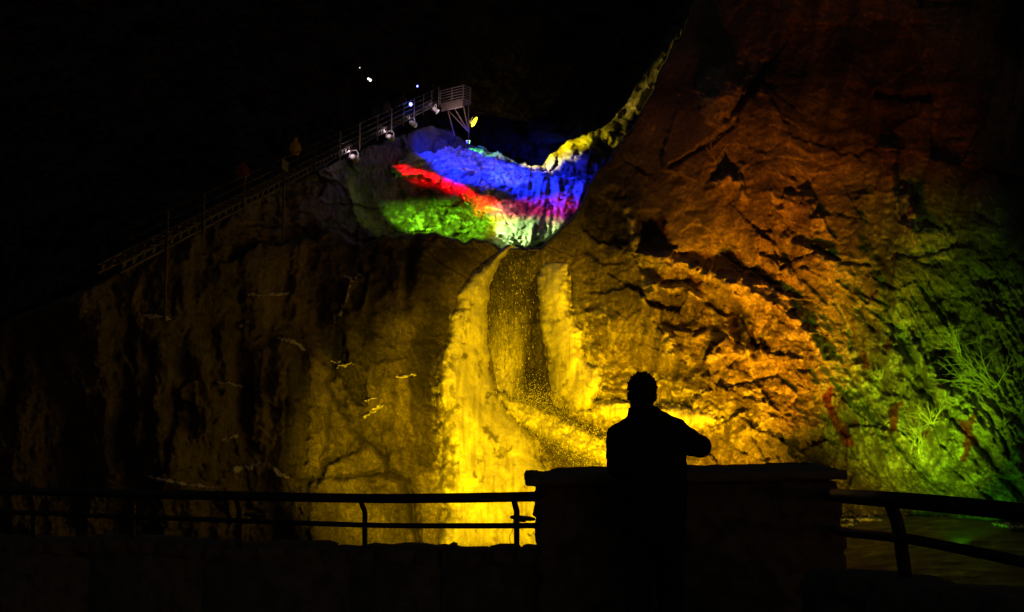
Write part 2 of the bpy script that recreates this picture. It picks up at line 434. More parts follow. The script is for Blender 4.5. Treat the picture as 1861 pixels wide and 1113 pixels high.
def grid_mesh(name, U, V, D, keep=None, attrs=None, back=None):
    P = Wa(U, V, D).reshape(-1, 3)
    nv, nu = U.shape
    idx = np.arange(nv * nu).reshape(nv, nu)
    q = np.stack([idx[:-1, :-1], idx[1:, :-1], idx[1:, 1:], idx[:-1, 1:]], -1)
    if keep is not None:
        k = keep[:-1, :-1] & keep[1:, :-1] & keep[1:, 1:] & keep[:-1, 1:]
        q = q[k]
    q = q.reshape(-1, 4)
    used = np.unique(q)
    remap = np.full(nv * nu, -1)
    remap[used] = np.arange(len(used))
    q = remap[q]
    P = P[used]
    me = bpy.data.meshes.new(name)
    me.vertices.add(len(P))
    me.vertices.foreach_set('co', P.ravel().astype(np.float32))
    me.loops.add(q.size)
    me.loops.foreach_set('vertex_index', q.ravel().astype(np.int32))
    me.polygons.add(len(q))
    me.polygons.foreach_set('loop_start', np.arange(0, q.size, 4, dtype=np.int32))
    me.polygons.foreach_set('loop_total', np.full(len(q), 4, np.int32))
    me.polygons.foreach_set('use_smooth', np.ones(len(q), bool))
    me.update(calc_edges=True)
    me.validate()
    for k, a in (attrs or {}).items():
        at = me.attributes.new(k, 'FLOAT', 'POINT')
        at.data.foreach_set('value', a.ravel()[used].astype(np.float32))
    return me


# ------------------------------------------------------------------ materials
class NT:
    def __init__(self, name):
        self.m = bpy.data.materials.new(name)
        self.m.use_nodes = True
        self.t = self.m.node_tree
        self.b = self.t.nodes['Principled BSDF']
        self.tc = self.t.nodes.new('ShaderNodeTexCoord').outputs['Object']

    def n(self, typ, **kw):
        x = self.t.nodes.new(typ)
        for k, v in kw.items():
            setattr(x, k, v)
        return x

    def l(self, a, b):
        self.t.links.new(a, b)

    def mapping(self, scale, rot=(0, 0, 0)):
        m = self.n('ShaderNodeMapping')
        m.inputs['Scale'].default_value = scale
        m.inputs['Rotation'].default_value = rot
        self.l(self.tc, m.inputs[0])
        return m.outputs[0]

    def noise(self, scale, detail=4, rough=.6, vec=None, dist=0):
        x = self.n('ShaderNodeTexNoise')
        x.inputs['Scale'].default_value = scale
        x.inputs['Detail'].default_value = detail
        x.inputs['Roughness'].default_value = rough
        x.inputs['Distortion'].default_value = dist
        self.l(vec or self.tc, x.inputs['Vector'])
        return x.outputs['Fac']

    def ramp(self, fac, stops):
        r = self.n('ShaderNodeValToRGB')
        e = r.color_ramp.elements
        while len(e) < len(stops):
            e.new(.5)
        for i, (p, c) in enumerate(stops):
            e[i].position = p
            e[i].color = (c, c, c, 1) if not isinstance(c, tuple) else (*c, 1)
        self.l(fac, r.inputs[0])
        return r.outputs[0]

    def mix(self, fac, a, b, mode='MIX'):
        x = self.n('ShaderNodeMix', data_type='RGBA', blend_type=mode)
        for i, s, val in ((0, x.inputs[0], fac), (6, x.inputs[6], a), (7, x.inputs[7], b)):
            if isinstance(val, (int, float)):
                s.default_value = val if i == 0 else (val, val, val, 1)
            elif isinstance(val, tuple):
                s.default_value = (*val, 1)
            else:
                self.l(val, s)
        return x.outputs[2]

    def math(self, op, a, b=None):
        x = self.n('ShaderNodeMath', operation=op)
        for i, val in enumerate((a, b)):
            if val is None:
                continue
            if isinstance(val, (int, float)):
                x.inputs[i].default_value = val
            else:
                self.l(val, x.inputs[i])
        return x.outputs[0]

    def attr(self, name):
        a = self.n('ShaderNodeAttribute', attribute_name=name)
        return a.outputs['Fac']

    def bump(self, h, strength, dist=.1):
        b = self.n('ShaderNodeBump')
        b.inputs['Strength'].default_value = strength
        b.inputs['Distance'].default_value = dist
        self.l(h, b.inputs['Height'])
        self.l(b.outputs[0], self.b.inputs['Normal'])


def rock_mat():
    s = NT('rock')
    big = s.noise(.35, 6, .6)
    fine = s.noise(4.5, 8, .75)
    grit = s.noise(22, 4, .7)
    c = s.ramp(big, [(.3, (.055, .047, .04)), (.5, (.13, .11, .09)), (.7, (.22, .19, .155))])
    k = s.ramp(fine, [(.32, .35), (.5, .9), (.68, 1.7)])
    c = s.mix(1, c, k, 'MULTIPLY')
    k2 = s.ramp(grit, [(.34, .45), (.5, 1.0), (.66, 1.75)])
    c = s.mix(1, c, k2, 'MULTIPLY')
    tone = s.n('ShaderNodeCombineColor')
    for i in range(3):
        s.l(s.attr('tone'), tone.inputs[i])
    c = s.mix(1, c, tone.outputs[0], 'MULTIPLY')
    c = s.mix(s.attr('red_shade'), c, (.11, .006, .003))
    frost = s.math('MULTIPLY', s.attr('frost'), s.ramp(fine, [(.35, .25), (.6, 1.0)]))
    c = s.mix(frost, c, (.6, .6, .6))
    s.l(c, s.b.inputs['Base Color'])
    s.l(s.ramp(s.noise(1.3, 4), [(.35, .38), (.65, .85)]), s.b.inputs['Roughness'])
    s.bump(s.math('ADD', fine, s.math('MULTIPLY', grit, .5)), .9, .12)
    return s.m


def hill_like(name, c0, c1, scale=1.0):
    s = NT(name)
    c = s.ramp(s.noise(scale, 6, .7), [(.3, c0), (.7, c1)])
    s.l(c, s.b.inputs['Base Color'])
    s.b.inputs['Roughness'].default_value = .9
    s.bump(s.noise(scale * 8, 5, .7), .6, .05)
    return s.m


def ice_mat(name, dirty=.35, rough=.4):
    s = NT(name)
    a = s.noise(.8, 6, .65)
    f = s.noise(5, 7, .72)
    g = s.noise(24, 3, .7)
    c = s.ramp(a, [(.28, (.52, .5, .47)), (.42, (.68, .68, .67)), (.6, (.8, .81, .82))])
    k = s.ramp(f, [(.3, 1 - dirty), (.5, 1.0)])
    c = s.mix(1, c, k, 'MULTIPLY')
    k = s.ramp(g, [(.33, .72), (.55, 1.05)])
    c = s.mix(1, c, k, 'MULTIPLY')
    c = s.mix(s.attr('dirt'), c, (.05, .045, .04))
    s.l(c, s.b.inputs['Base Color'])
    s.b.inputs['Roughness'].default_value = rough
    s.bump(s.math('ADD', f, s.math('MULTIPLY', g, .4)), .35, .08)
    return s.m


def water_mat():
    s = NT('falling_water')
    v1 = s.mapping((8, 8, .8))
    st = s.noise(1.0, 5, .7, v1)
    sp = s.noise(15, 3, .8, s.mapping((1, 1, .22)))
    drops = s.ramp(sp, [(.57, 0.0), (.7, .7)])
    core = s.attr('foam')
    m = s.math('ADD', s.math('MULTIPLY', drops, s.ramp(st, [(.35, .1), (.6, 1.0)])), s.math('MULTIPLY', core, s.ramp(st, [(.3, .1), (.62, 1.0)])))
    x = s.n('ShaderNodeClamp')
    s.l(m, x.inputs[0])
    c = s.mix(x.outputs[0], (.03, .027, .022), (.78, .79, .8))
    s.l(c, s.b.inputs['Base Color'])
    s.b.inputs['Roughness'].default_value = .25
    s.bump(s.math('ADD', st, sp), .7, .1)
    return s.m


def plain(name, col, rough=.6, metal=0.0, var=.35, scale=20.0, emit=None, power=0):
    s = NT(name)
    lo = tuple(max(0, c * (1 - var)) for c in col)
    hi = tuple(min(1, c * (1 + var)) for c in col)
    s.l(s.ramp(s.noise(scale, 5, .65), [(.3, lo), (.7, hi)]), s.b.inputs['Base Color'])
    s.b.inputs['Roughness'].default_value = rough
    s.b.inputs['Metallic'].default_value = metal
    if emit:
        s.b.inputs['Emission Color'].default_value = (*emit, 1)
        s.b.inputs['Emission Strength'].default_value = power
    s.bump(s.noise(scale * 3, 4), .25, .01)
    return s.m


M = dict(rock=rock_mat(), ice=ice_mat('ice'), old_ice=ice_mat('frozen_cascade', .6, .35), snow=ice_mat('snow', .45, .8), water=water_mat(),
         masonry=plain('masonry', (.16, .13, .11), .9, 0, .5, 9), capstone=plain('capstone', (.2, .17, .145), .85, 0, .4, 7), steel=plain('dark_painted_steel', (.03, .03, .032), .5, .3),
         galv=plain('galvanised_steel', (.085, .075, .07), .6, .2, .3, 6), timber=plain('weathered_timber', (.42, .32, .26), .85, 0, .4, 6), lamplit_rail=plain('lamplit_rail', (.5, .44, .44), .6, 0, .2, 6), white=plain('white_housing', (.8, .78, .8), .5, 0, .1),  # paler rail colour has the pinkish lamp glow painted in
         paving=plain('paving', (.05, .047, .045), .9, 0, .4, 4), skin=plain('skin', (.24, .15, .11), .6, 0, .1), hair=plain('hair', (.02, .015, .012), .6), black=plain('dark_jacket', (.018, .018, .02), .9),
         trousers=plain('dark_trousers', (.02, .021, .026), .9), shoe=plain('shoe', (.03, .025, .02), .6), blue=plain('blue_jacket', (.03, .10, .28), .8), ochre=plain('ochre_hood', (.5, .33, .03), .8),
         maroon=plain('maroon_jacket', (.18, .03, .03), .8), grey=plain('grey_jacket', (.12, .11, .12), .8), twig=plain('pale_bark', (.34, .33, .25), .8, 0, .3, 9), rubber=plain('black_cable', (.015, .015, .015), .6),
         yellow_lens=plain('yellow_lens', (.8, .6, .05), .4, 0, .1, 20, (1, .72, .02), 5), white_lens=plain('white_lens', (.8, .75, .8), .4, 0, .1, 20, (1, .86, .98), 1.6),
         blue_lens=plain('blue_lens', (.3, .4, .9), .4, 0, .1, 20, (.12, .14, 1), 9), lamp_lens=plain('warm_lens', (.8, .75, .7), .4, 0, .1, 20, (1, .85, .75), 2.2), sign=plain('sign_panel', (.1, .13, .13), .7))

# ------------------------------------------------------------------ the gorge
def axis(a, b, fa, fb, fine, coarse):
    return np.concatenate([np.arange(a, fa, coarse), np.arange(fa, fb, fine), np.arange(fb, b + 1, coarse)])


us = axis(-320, 2200, -16, 1880, 2.0, 24)
vs = np.concatenate([np.arange(-260, -8, 24), np.arange(-8, 1044, 2.0), np.geomspace(1046, 3000, 40)])
U, V = np.meshgrid(us, vs)
D, K1, K2 = terrain_depth(U, V)


def tone_map(u, v):
    t = np.ones(u.shape) * (1 + .25 * fbm(u / 60, v / 110, 130, 3))
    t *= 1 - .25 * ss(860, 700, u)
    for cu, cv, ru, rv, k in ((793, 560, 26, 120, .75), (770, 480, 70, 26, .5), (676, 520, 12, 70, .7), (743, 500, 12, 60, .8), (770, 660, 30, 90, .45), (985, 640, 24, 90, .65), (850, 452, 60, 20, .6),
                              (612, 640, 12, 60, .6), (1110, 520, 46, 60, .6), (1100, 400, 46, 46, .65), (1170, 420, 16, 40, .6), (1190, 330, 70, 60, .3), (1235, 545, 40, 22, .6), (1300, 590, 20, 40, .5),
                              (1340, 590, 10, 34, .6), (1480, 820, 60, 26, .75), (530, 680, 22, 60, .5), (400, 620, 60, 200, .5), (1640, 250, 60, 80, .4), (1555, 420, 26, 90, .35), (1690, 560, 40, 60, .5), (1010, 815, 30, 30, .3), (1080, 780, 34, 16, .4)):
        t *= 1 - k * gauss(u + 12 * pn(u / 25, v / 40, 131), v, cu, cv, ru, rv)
    # upright damp streaks
    t *= 1 - .45 * ss(.1, .6, pn((u + .1 * v) / 19, v / 260, 133)) * ss(420, 520, v) * ss(1350, 1250, u)
    for pts, wd, dep in CRACKS:
        bb = _box(u, v, pts, wd * 3)
        if bb is not None:
            uu, vv = u[bb], v[bb]
            k = polyline_dist(uu + 5 * pn(uu / 18, vv / 18, 7), vv + 5 * pn(uu / 18, vv / 18, 8), pts)
            t[bb] *= 1 - .55 * np.exp(-(k / wd) ** 2)
    for bb, sd, out, tn, fr in plates(u, v):
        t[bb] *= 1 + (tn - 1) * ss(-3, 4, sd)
    return np.clip(t, .08, 2.6)


tone = tone_map(U, V)
tone *= 1 - .5 * (1 - K2) * (1 - K1)  # scrubby hillside toned down, its lack of light put into the colour
frost = np.zeros(U.shape)
for pts, wd, dep in RIBS:
    bb = _box(U, V, pts, wd * 4)
    if bb is not None:
        uu, vv = U[bb], V[bb]
        k = polyline_dist(uu + 9 * pn(uu / 22, vv / 22, 7), vv + 9 * pn(uu / 22, vv / 22, 8), pts)
        frost[bb] = np.maximum(frost[bb], .62 * dep * ss(wd * 1.6, wd * .4, k + 5 * pn(uu / 9, vv / 9, 141)))
n = fbm(U / 40, V / 26, 150, 4, .6)
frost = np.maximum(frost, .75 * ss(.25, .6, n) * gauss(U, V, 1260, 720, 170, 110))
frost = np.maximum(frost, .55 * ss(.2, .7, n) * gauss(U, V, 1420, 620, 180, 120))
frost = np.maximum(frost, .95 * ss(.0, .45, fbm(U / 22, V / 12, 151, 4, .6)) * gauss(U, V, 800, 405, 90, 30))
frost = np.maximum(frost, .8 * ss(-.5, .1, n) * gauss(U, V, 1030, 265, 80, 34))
frost = np.maximum(frost, .3 * ss(.1, .6, n) * ss(1480, 1600, U) * ss(520, 640, V))
for bb, sd, out, tn, fr in plates(U, V):
    if fr:
        frost[bb] = np.maximum(frost[bb], fr * ss(-3, 6, sd) * (1 + .6 * n[bb]))
# thin glaze fraying out over the rock round the ice
fray = fbm(U / 11, V / 13, 420, 4, .65)
for poly, reach, v0, amt in ((ICE_R, 46, 540, .9), (ICE_M, 34, 700, .7), (ICE_L, 26, 690, .8)):
    bb = _box(U, V, poly, reach + 10)
    sd = poly_sdf(U[bb], V[bb], poly)
    frost[bb] = np.maximum(frost[bb], amt * ss(-.25, .35, fray[bb] + .6 * ss(-reach, 0, sd) - .45) * ss(-reach, -2, sd) * ss(v0 - 60, v0 + 60, V[bb]))
frost *= ss(960, 930, V) * np.where(U < 1000, 1, 1)
red_shade = np.zeros(U.shape)  # shadows in the green light, painted into the rock as dark red
for poly in RED_SHADOWS:
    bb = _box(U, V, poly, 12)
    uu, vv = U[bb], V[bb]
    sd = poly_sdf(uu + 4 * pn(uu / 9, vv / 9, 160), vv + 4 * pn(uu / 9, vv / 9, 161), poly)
    red_shade[bb] = np.maximum(red_shade[bb], .95 * ss(-3.5, -.5, sd))
frost *= 1 - red_shade
tone = tone * (1 - .55 * ss(0, 6, V - vbase(U)))      # wet dark gravel on the floor
tone = np.where((U > 560) & (U < 745), tone * (1 - .8 * gauss(U, V, 665, 300, 85, 90)), tone)  # rock by the stair lamps painted darker, shade in place of their glow
cl = link('cliff', grid_mesh('cliff', U, V, D, attrs={'tone': tone, 'frost': frost, 'red_shade': red_shade}), M['rock'])
tag(cl, 'dark fractured rock walls and floor of the gorge', 'cliff', kind='structure')


def window(pts, m=14, st=2.0):
    x = [p[0] for p in pts]
    y = [p[1] for p in pts]
    return np.meshgrid(np.arange(min(x) - m, max(x) + m, st), np.arange(min(y) - m, max(y) + m, st))


def bulge(sd, wd, th):
    """thickness of a mass that swells over wd view units from its edge"""
    t = np.clip(sd / wd, 0, 1)
    return np.where(sd > 0, th * np.sqrt(np.clip(1 - (1 - t) ** 2, 0, 1)), sd * .12)


def mass(name, poly, mat, base, wd, th, lump, scal=5, seed=0, extra=None, attrs=None, st=2.0):
    u, v = window(poly, 14, st)
    sd = poly_sdf(u, v, poly) + scal * pn(u / 13, v / 13, seed) + .5 * scal * pn(u / 5.5, v / 5.5, seed + 1)
    d = base(u, v) - bulge(sd, wd, th) - ss(0, 8, sd) * lump(u, v)
    at = {k: f(u, v, sd) for k, f in (attrs or {}).items()}
    return link(name, grid_mesh(name, u, v, d, keep=sd > -5, attrs=at), mat)


def lower_base(u, v):
    vb = vbase(u)
    return LOW(u, np.minimum(v, vb)) - 1.0 * fbm(u / 210, v / 260, 1, 3)


def ice_lump(u, v):
    c, e = facets((u + 6 * pn(u / 20, v / 20, 201)) / 34, (v + 8 * pn(u / 20, v / 20, 202)) / 46, 200, .4)
    bill = 1 - np.abs(pn(u / 24, v / 34, 203))
    return .5 * (.7 * fbm(u / 70, v / 110, 204, 3) + .14 * bill + .05 * (1 - np.abs(pn(u / 10, v / 13, 205))) + .035 * fbm(u / 6, v / 7, 206, 3) + .07 * ss(0, .25, e))


DIRT = [([(828, 566), (845, 562), (858, 558)], 3.5), ([(838, 572), (836, 580)], 2), ([(845, 648)], 6), ([(842, 624)], 3), ([(880, 780), (892, 790), (900, 800)], 6), ([(905, 830), (928, 818)], 4),
        ([(800, 845), (830, 842)], 3), ([(822, 870), (826, 860)], 5), ([(862, 860), (863, 866)], 3), ([(885, 720), (910, 715)], 3), ([(812, 800), (822, 818)], 7), ([(835, 735), (820, 750)], 4),
        ([(958, 975), (966, 972)], 3), ([(810, 870), (822, 885)], 9), ([(880, 650), (870, 662)], 2)]


def ice_dirt(u, v, sd):
    d = np.zeros(u.shape)
    for pts, wd in DIRT:
        k = polyline_dist(u + 5 * pn(u / 9, v / 9, 211), v + 5 * pn(u / 9, v / 9, 212), pts)
        d = np.maximum(d, .8 * ss(wd * 1.5, wd * .3, k + 2.5 * pn(u / 4, v / 4, 213)))
    n = fbm(u / 26, v / 40, 214, 4, .65)
    d = np.maximum(d, .6 * ss(.45, .9, n + .35 * gauss(u, v, 815, 850, 30, 60)))
    d = np.maximum(d, .25 * ss(.1, .55, fbm(u / 9, v / 30, 215, 3)) * ss(700, 760, v))
    d = np.maximum(d, .4 * ss(.15, .7, pn(u / 6, v / 80, 216) + .4 * pn(u / 15, v / 120, 217)))
    return d


o = mass('ice_column', ICE_L, M['ice'], lower_base, 60, 1.9, ice_lump, 2.6, 220, attrs={'dirt': ice_dirt})
tag(o, 'tall pale ice mass left of the falling water, swelling to a broad yellow lit mound', 'ice')
o = mass('ice_column', ICE_R, M['ice'], lower_base, 34, 1.5, ice_lump, 3, 230, attrs={'dirt': ice_dirt})
tag(o, 'narrower pale ice column right of the falling water with a round lobe at its foot', 'ice')
o = mass('ice_ledge', ICE_M, M['ice'], lower_base, 18, 1.1, ice_lump, 6, 240, attrs={'dirt': ice_dirt})
tag(o, 'low band of yellow lit ice behind the head of the standing watcher', 'ice')


def upper_base(u, v):
    return UPP(u, v) - 1.1 * fbm(u / 120, v / 120, 50, 3)


def upper_lump(u, v):
    a = u + .8 * (v - 300)
    k = ss(900, 980, u)
    f, e = facets((u - .5 * v) / 30, v / 24, 258, 1.2)
    r = .55 * f * (1 - k) + .4 * ridge((u - .6 * v) / 60, (v + .3 * u) / 20, 259, 4, .6) * (1 - .6 * k) + .55 * pn(a / 60, v / 120, 250) + .3 * (1 - np.abs(pn(a / 24, v / 70, 251))) + .2 * (1 - np.abs(pn(u / 14, v / 18, 252))) + .1 * fbm(u / 7, v / 8, 253, 3)
    r = r + k * (.55 * pn((u + .15 * v) / 20, v / 150, 254) + .25 * pn((u + .15 * v) / 8, v / 60, 255))
    r = r + .8 * gauss(u, v, 945, 420, 40, 26) + .9 * gauss(u, v, 905, 400, 34, 30)
    x = (u - 720) * .5 - (v - 318) * .86      # ridge line between the two sides of the slope
    r = r + .9 * np.exp(-(x / 16) ** 2) * ss(890, 820, u)
    return r


def upper_dirt(u, v, sd):
    n = fbm((u + .8 * v) / 40, v / 26, 260, 4, .65)
    d = .85 * ss(.15, .55, n)
    d = np.maximum(d, .75 * ss(.3, .75, fbm((u + .5 * v) / 15, v / 8, 262, 4, .65)) * ss(1000, 940, u))
    d = np.maximum(d, .9 * gauss(u + 6 * pn(u / 10, v / 10, 3), v, 866, 372, 40, 9, .75))
    d = np.maximum(d, .8 * ss(.1, .4, pn((u + .12 * v) / 9, v / 70, 261)) * ss(1000, 1030, u) * ss(340, 360, v))
    d = np.maximum(d, .5 * ss(.1, .5, n) * ss(850, 780, u))
    return d * (1 - .8 * gauss(u, v, 945, 425, 40, 24))


o = mass('frozen_cascade', FROZEN, M['old_ice'], upper_base, 12, .7, upper_lump, 5, 270, attrs={'dirt': upper_dirt}, st=1.6)
tag(o, 'icy upper cascade lit in blue, red and pale green bands below the stair lookout', 'ice')


def stream_lump(u, v):
    return .3 * pn(u / 16, v / 70, 280) + .16 * pn(u / 6, v / 26, 281) + .1 * fbm(u / 4, v / 6, 282, 2)


def stream_foam(u, v, sd):
    c = np.interp(v, [450, 560, 600, 660, 740], [935, 930, 925, 918, 915])
    f = np.interp(v, [450, 560, 620, 680, 740], [.04, .1, .5, .95, 1.1]) * np.exp(-((u - c - 5 * pn(u / 20, v / 40, 283)) / np.interp(v, [450, 620, 740], [34, 30, 26])) ** 2)
    return f - .5 * ss(c + 28, c + 50, u) * ss(500, 540, v)


o = mass('waterfall', STREAM, M['water'], lambda u, v: lower_base(u, v) + .25, 30, .35, stream_lump, 4, 290, attrs={'foam': stream_foam})
tag(o, 'thin curtain of falling water between the two ice columns', 'waterfall', kind='structure')


def spray_foam(u, v, sd):
    c = np.interp(u, [905, 1000, 1120], [735, 775, 832])
    return 1.7 * np.exp(-((v - c) / 18) ** 2) + .15


o = mass('waterfall_foot', SPRAY, M['water'], lambda u, v: lower_base(u, v) - .7, 22, .9, lambda u, v: .5 * pn(u / 24, v / 18, 300) + .25 * fbm(u / 7, v / 7, 301, 3), 8, 310, attrs={'foam': spray_foam})
tag(o, 'white water splashing down to the right from the foot of the falls', 'waterfall', kind='structure')

# snow caught on ledges: many small scraps that nobody could count
us_, vs_, ds_ = [], [], []
bm_q = []


def snow_patches():
    me_list = []
    for i, (pts, wd) in enumerate(SNOW):
        u, v = window(pts, wd * 3 + 6, 1.1)
        k = polyline_dist(u + 3 * pn(u / 7, v / 7, 320), v + 2.4 * pn(u / 6, v / 6, 321), pts)
        ends = np.minimum(np.hypot(u - pts[0][0], v - pts[0][1]), np.hypot(u - pts[-1][0], v - pts[-1][1])) if len(pts) > 1 else wd * 9
        sd = wd * (.25 + .8 * np.clip(ends / (wd * 6), 0, 1)) * (.9 + 1.5 * pn(u / 15, v / 15, 322) + .9 * pn(u / 4.5, v / 4.5, 325)) - k
        d, a, b = terrain_depth(u, v)
        # scraps sit a little proud of the rough rock below them
        import_d = d - np.where(sd > 0, .10 + .10 * np.sqrt(np.clip(sd / wd, 0, 1)), .1 + sd * .12) - .05 * pn(u / 4, v / 4, 323) - (.9 * np.clip(sd / wd, 0, 1) if pts[0][1] > 930 and pts[0][0] > 1400 else 0)
        me_list.append((u, v, import_d, sd > -2.0))
    bm = bmesh.new()
    for u, v, d, k in me_list:
        if not k.any():
            continue
        me = grid_mesh('tmp', u, v, d, keep=k)
        bm.from_mesh(me)
        bpy.data.meshes.remove(me)
    me = bpy.data.meshes.new('snow')
    bm.to_mesh(me)
    bm.free()
    return me


sn = link('snow', snow_patches(), M['snow'])
for p in sn.data.polygons:
    p.use_smooth = True
tag(sn, 'scraps of snow lying along the ledges of the dark rock', 'snow', kind='stuff')

# droplets thrown off the foot of the falls
rng = np.random.default_rng(5)
bm = bmesh.new()


def droplet(p, r, st_=1.0):
    a = rng.normal(size=(4, 3)) * .25 + np.array([[1, 1, 1], [1, -1, -1], [-1, 1, -1], [-1, -1, 1]])
    a = a * np.array([1, 1, st_])
    vs4 = [bm.verts.new(Vector(p) + Vector(x) * r * .7) for x in a]
    for f in ((0, 1, 2), (0, 3, 1), (0, 2, 3), (1, 3, 2)):
        bm.faces.new([vs4[i] for i in f])


for _ in range(7500):
    k = rng.random()
    if k < .6:
        t = rng.random() ** .8
        u0, v0 = 930 + t * 180, 738 + t * 95
        uu, vv = u0 + rng.normal() * 26, v0 + rng.normal() * (16 + 20 * t)
    elif k < .95:
        uu, vv = 960 + rng.normal() * 40, 725 + rng.normal() * 18
    else:
        uu, vv = 935 + rng.normal() * 20, 470 + rng.random() * 260
    if not (880 < uu < 1130 and vv < 880):
        continue
    dd = float(lower_base(np.array([uu]), np.array([vv]))[0])
    droplet(W(uu, vv, dd - 1.2 - rng.random() * 2.0), .008 + .016 * rng.random() ** 3, 1.3 if k < .95 else 3.0)
me = bpy.data.meshes.new('spray')
bm.to_mesh(me)
bm.free()
sp = link('spray', me, M['ice'])
tag(sp, 'fine droplets of spray in front of the falling water', 'spray', kind='stuff')


# ------------------------------------------------------------------ mesh helpers
def new_obj(name, bm, mat, parent=None, smooth=True):
    bmesh.ops.recalc_face_normals(bm, faces=bm.faces)
    me = bpy.data.meshes.new(name)
    bm.to_mesh(me)
    bm.free()
    if smooth:
        for p in me.polygons:
            p.use_smooth = True
    return link(name, me, mat, parent)


def thing(name, loc, label, cat, group=None):
    o = bpy.data.objects.new(name, None)
    COL.objects.link(o)
    o.location = loc
    o.empty_display_size = .2
    tag(o, label, cat, group)
    return o


def rel(parent, pts):
    return [Vector(p) - parent.location for p in pts]


def tube(bm, pts, rad, seg=8, sq=1.0, cap=True, up=None):
    """swept tube with one radius per point (or a (rx, ry) pair)"""
    pts = [Vector(p) for p in pts]
    rs = rad if isinstance(rad, (list, tuple)) else [rad] * len(pts)
    rings = []
    prev = None
    for i, p in enumerate(pts):
        a = pts[max(0, i - 1)]
        b = pts[min(len(pts) - 1, i + 1)]
        t = (b - a).normalized()
        if prev is None:
            ref = Vector(up) if up else (Vector((0, 0, 1)) if abs(t.z) < .8 else Vector((0, 1, 0)))
            x = t.cross(ref).normalized()
        else:
            x = (prev - t * prev.dot(t)).normalized()
        prev = x
        y = t.cross(x)
        r = rs[i]
        rx, ry = r if isinstance(r, (list, tuple)) else (r, r)
        ring = []
        for k in range(seg):
            an = 2 * math.pi * (k + .5) / seg
            ring.append(bm.verts.new(p + x * math.cos(an) * rx + y * math.sin(an) * ry))
        rings.append(ring)
    for r0, r1 in zip(rings[:-1], rings[1:]):
        for k in range(seg):
            bm.faces.new((r0[k], r0[(k + 1) % seg], r1[(k + 1) % seg], r1[k]))
    if cap:
        bm.faces.new(rings[0][::-1])
        bm.faces.new(rings[-1])
    return rings


def box(bm, c, x, y, z, hx, hy, hz):
    """box with centre c, axes x y z and half sizes"""
    c, x, y, z = Vector(c), Vector(x).normalized(), Vector(y).normalized(), Vector(z).normalized()
    vsx = [bm.verts.new(c + x * sx * hx + y * sy * hy + z * sz * hz) for sx in (-1, 1) for sy in (-1, 1) for sz in (-1, 1)]
    for f in ((0, 1, 3, 2), (4, 6, 7, 5), (0, 4, 5, 1), (2, 3, 7, 6), (0, 2, 6, 4), (1, 5, 7, 3)):
        bm.faces.new([vsx[i] for i in f])


# ------------------------------------------------------------------ lookout: paving, stone pier, low wall, railings
bm = bmesh.new()
ys = [-6, 0, 3, 5, 6.2, 7.0, 7.6, 8.6, 9.4]
gx = np.linspace(-14, 9, 47)
gv = [[bm.verts.new((x, y, .012 * math.sin(x * 3.1 + y * 2.3) - .0)) for x in gx] for y in np.linspace(-8, 6.9, 30)]
for r0, r1 in zip(gv[:-1], gv[1:]):
    for k in range(len(gx) - 1):
        bm.faces.new((r0[k], r0[k + 1], r1[k + 1], r1[k]))
pv = new_obj('pavement', bm, M['paving'])
tag(pv, 'dark paving of the lookout terrace', 'pavement', kind='structure')


def rough_block(bm, x0, x1, y0, y1, z0, z1, step=.05, amp=.012, seed=0, slope=0.0, batter=0.0, warp=None):
    """a block of rough stonework: a closed box grid pushed about by noise and joints"""
    b2 = bmesh.new()
    nx, ny, nz = [max(1, int(round(d / step))) for d in (x1 - x0, y1 - y0, z1 - z0)]
    cache = {}

    def vert(i, j, k):
        if (i, j, k) not in cache:
            cache[(i, j, k)] = b2.verts.new((x0 + (x1 - x0) * i / nx, y0 + (y1 - y0) * j / ny, z0 + (z1 - z0) * k / nz))
        return cache[(i, j, k)]
    for i in range(nx):
        for j in range(ny):
            b2.faces.new((vert(i, j, 0), vert(i, j + 1, 0), vert(i + 1, j + 1, 0), vert(i + 1, j, 0)))
            b2.faces.new((vert(i, j, nz), vert(i + 1, j, nz), vert(i + 1, j + 1, nz), vert(i, j + 1, nz)))
    for i in range(nx):
        for k in range(nz):
            b2.faces.new((vert(i, 0, k), vert(i + 1, 0, k), vert(i + 1, 0, k + 1), vert(i, 0, k + 1)))
            b2.faces.new((vert(i, ny, k), vert(i, ny, k + 1), vert(i + 1, ny, k + 1), vert(i + 1, ny, k)))
    for j in range(ny):
        for k in range(nz):
            b2.faces.new((vert(0, j, k), vert(0, j, k + 1), vert(0, j + 1, k + 1), vert(0, j + 1, k)))
            b2.faces.new((vert(nx, j, k), vert(nx, j + 1, k), vert(nx, j + 1, k + 1), vert(nx, j, k + 1)))
    b2.normal_update()
    P = np.array([v.co[:] for v in b2.verts])
    N = np.array([v.normal[:] for v in b2.verts])
    wx = P[:, 0] + P[:, 1]
    f, e = facets(wx / .34 + .2 * pn(wx * 4, P[:, 2] * 4, 3), P[:, 2] / .17, seed, .5)
    dsp = amp * 1.2 * f + amp * pn(wx * 9, P[:, 2] * 9 + P[:, 1] * 7, seed + 5) - amp * 1.6 * ss(.14, .0, e)
    P = P + N * dsp[:, None]
    P[:, 2] += slope * (P[:, 0] - x0)
    P[:, 0] += batter * ss(0, 1, (P[:, 0] - x0) / (x1 - x0)) * (z1 - P[:, 2])
    if warp:
        P = warp(P)
    for v, p in zip(b2.verts, P):
        v.co = p
    tmp = bpy.data.meshes.new('tmp')
    b2.to_mesh(tmp)
    b2.free()
    bm.from_mesh(tmp)
    bpy.data.meshes.remove(tmp)


def X(px, d):
    return (px - CX) / FPX * d * 1.0


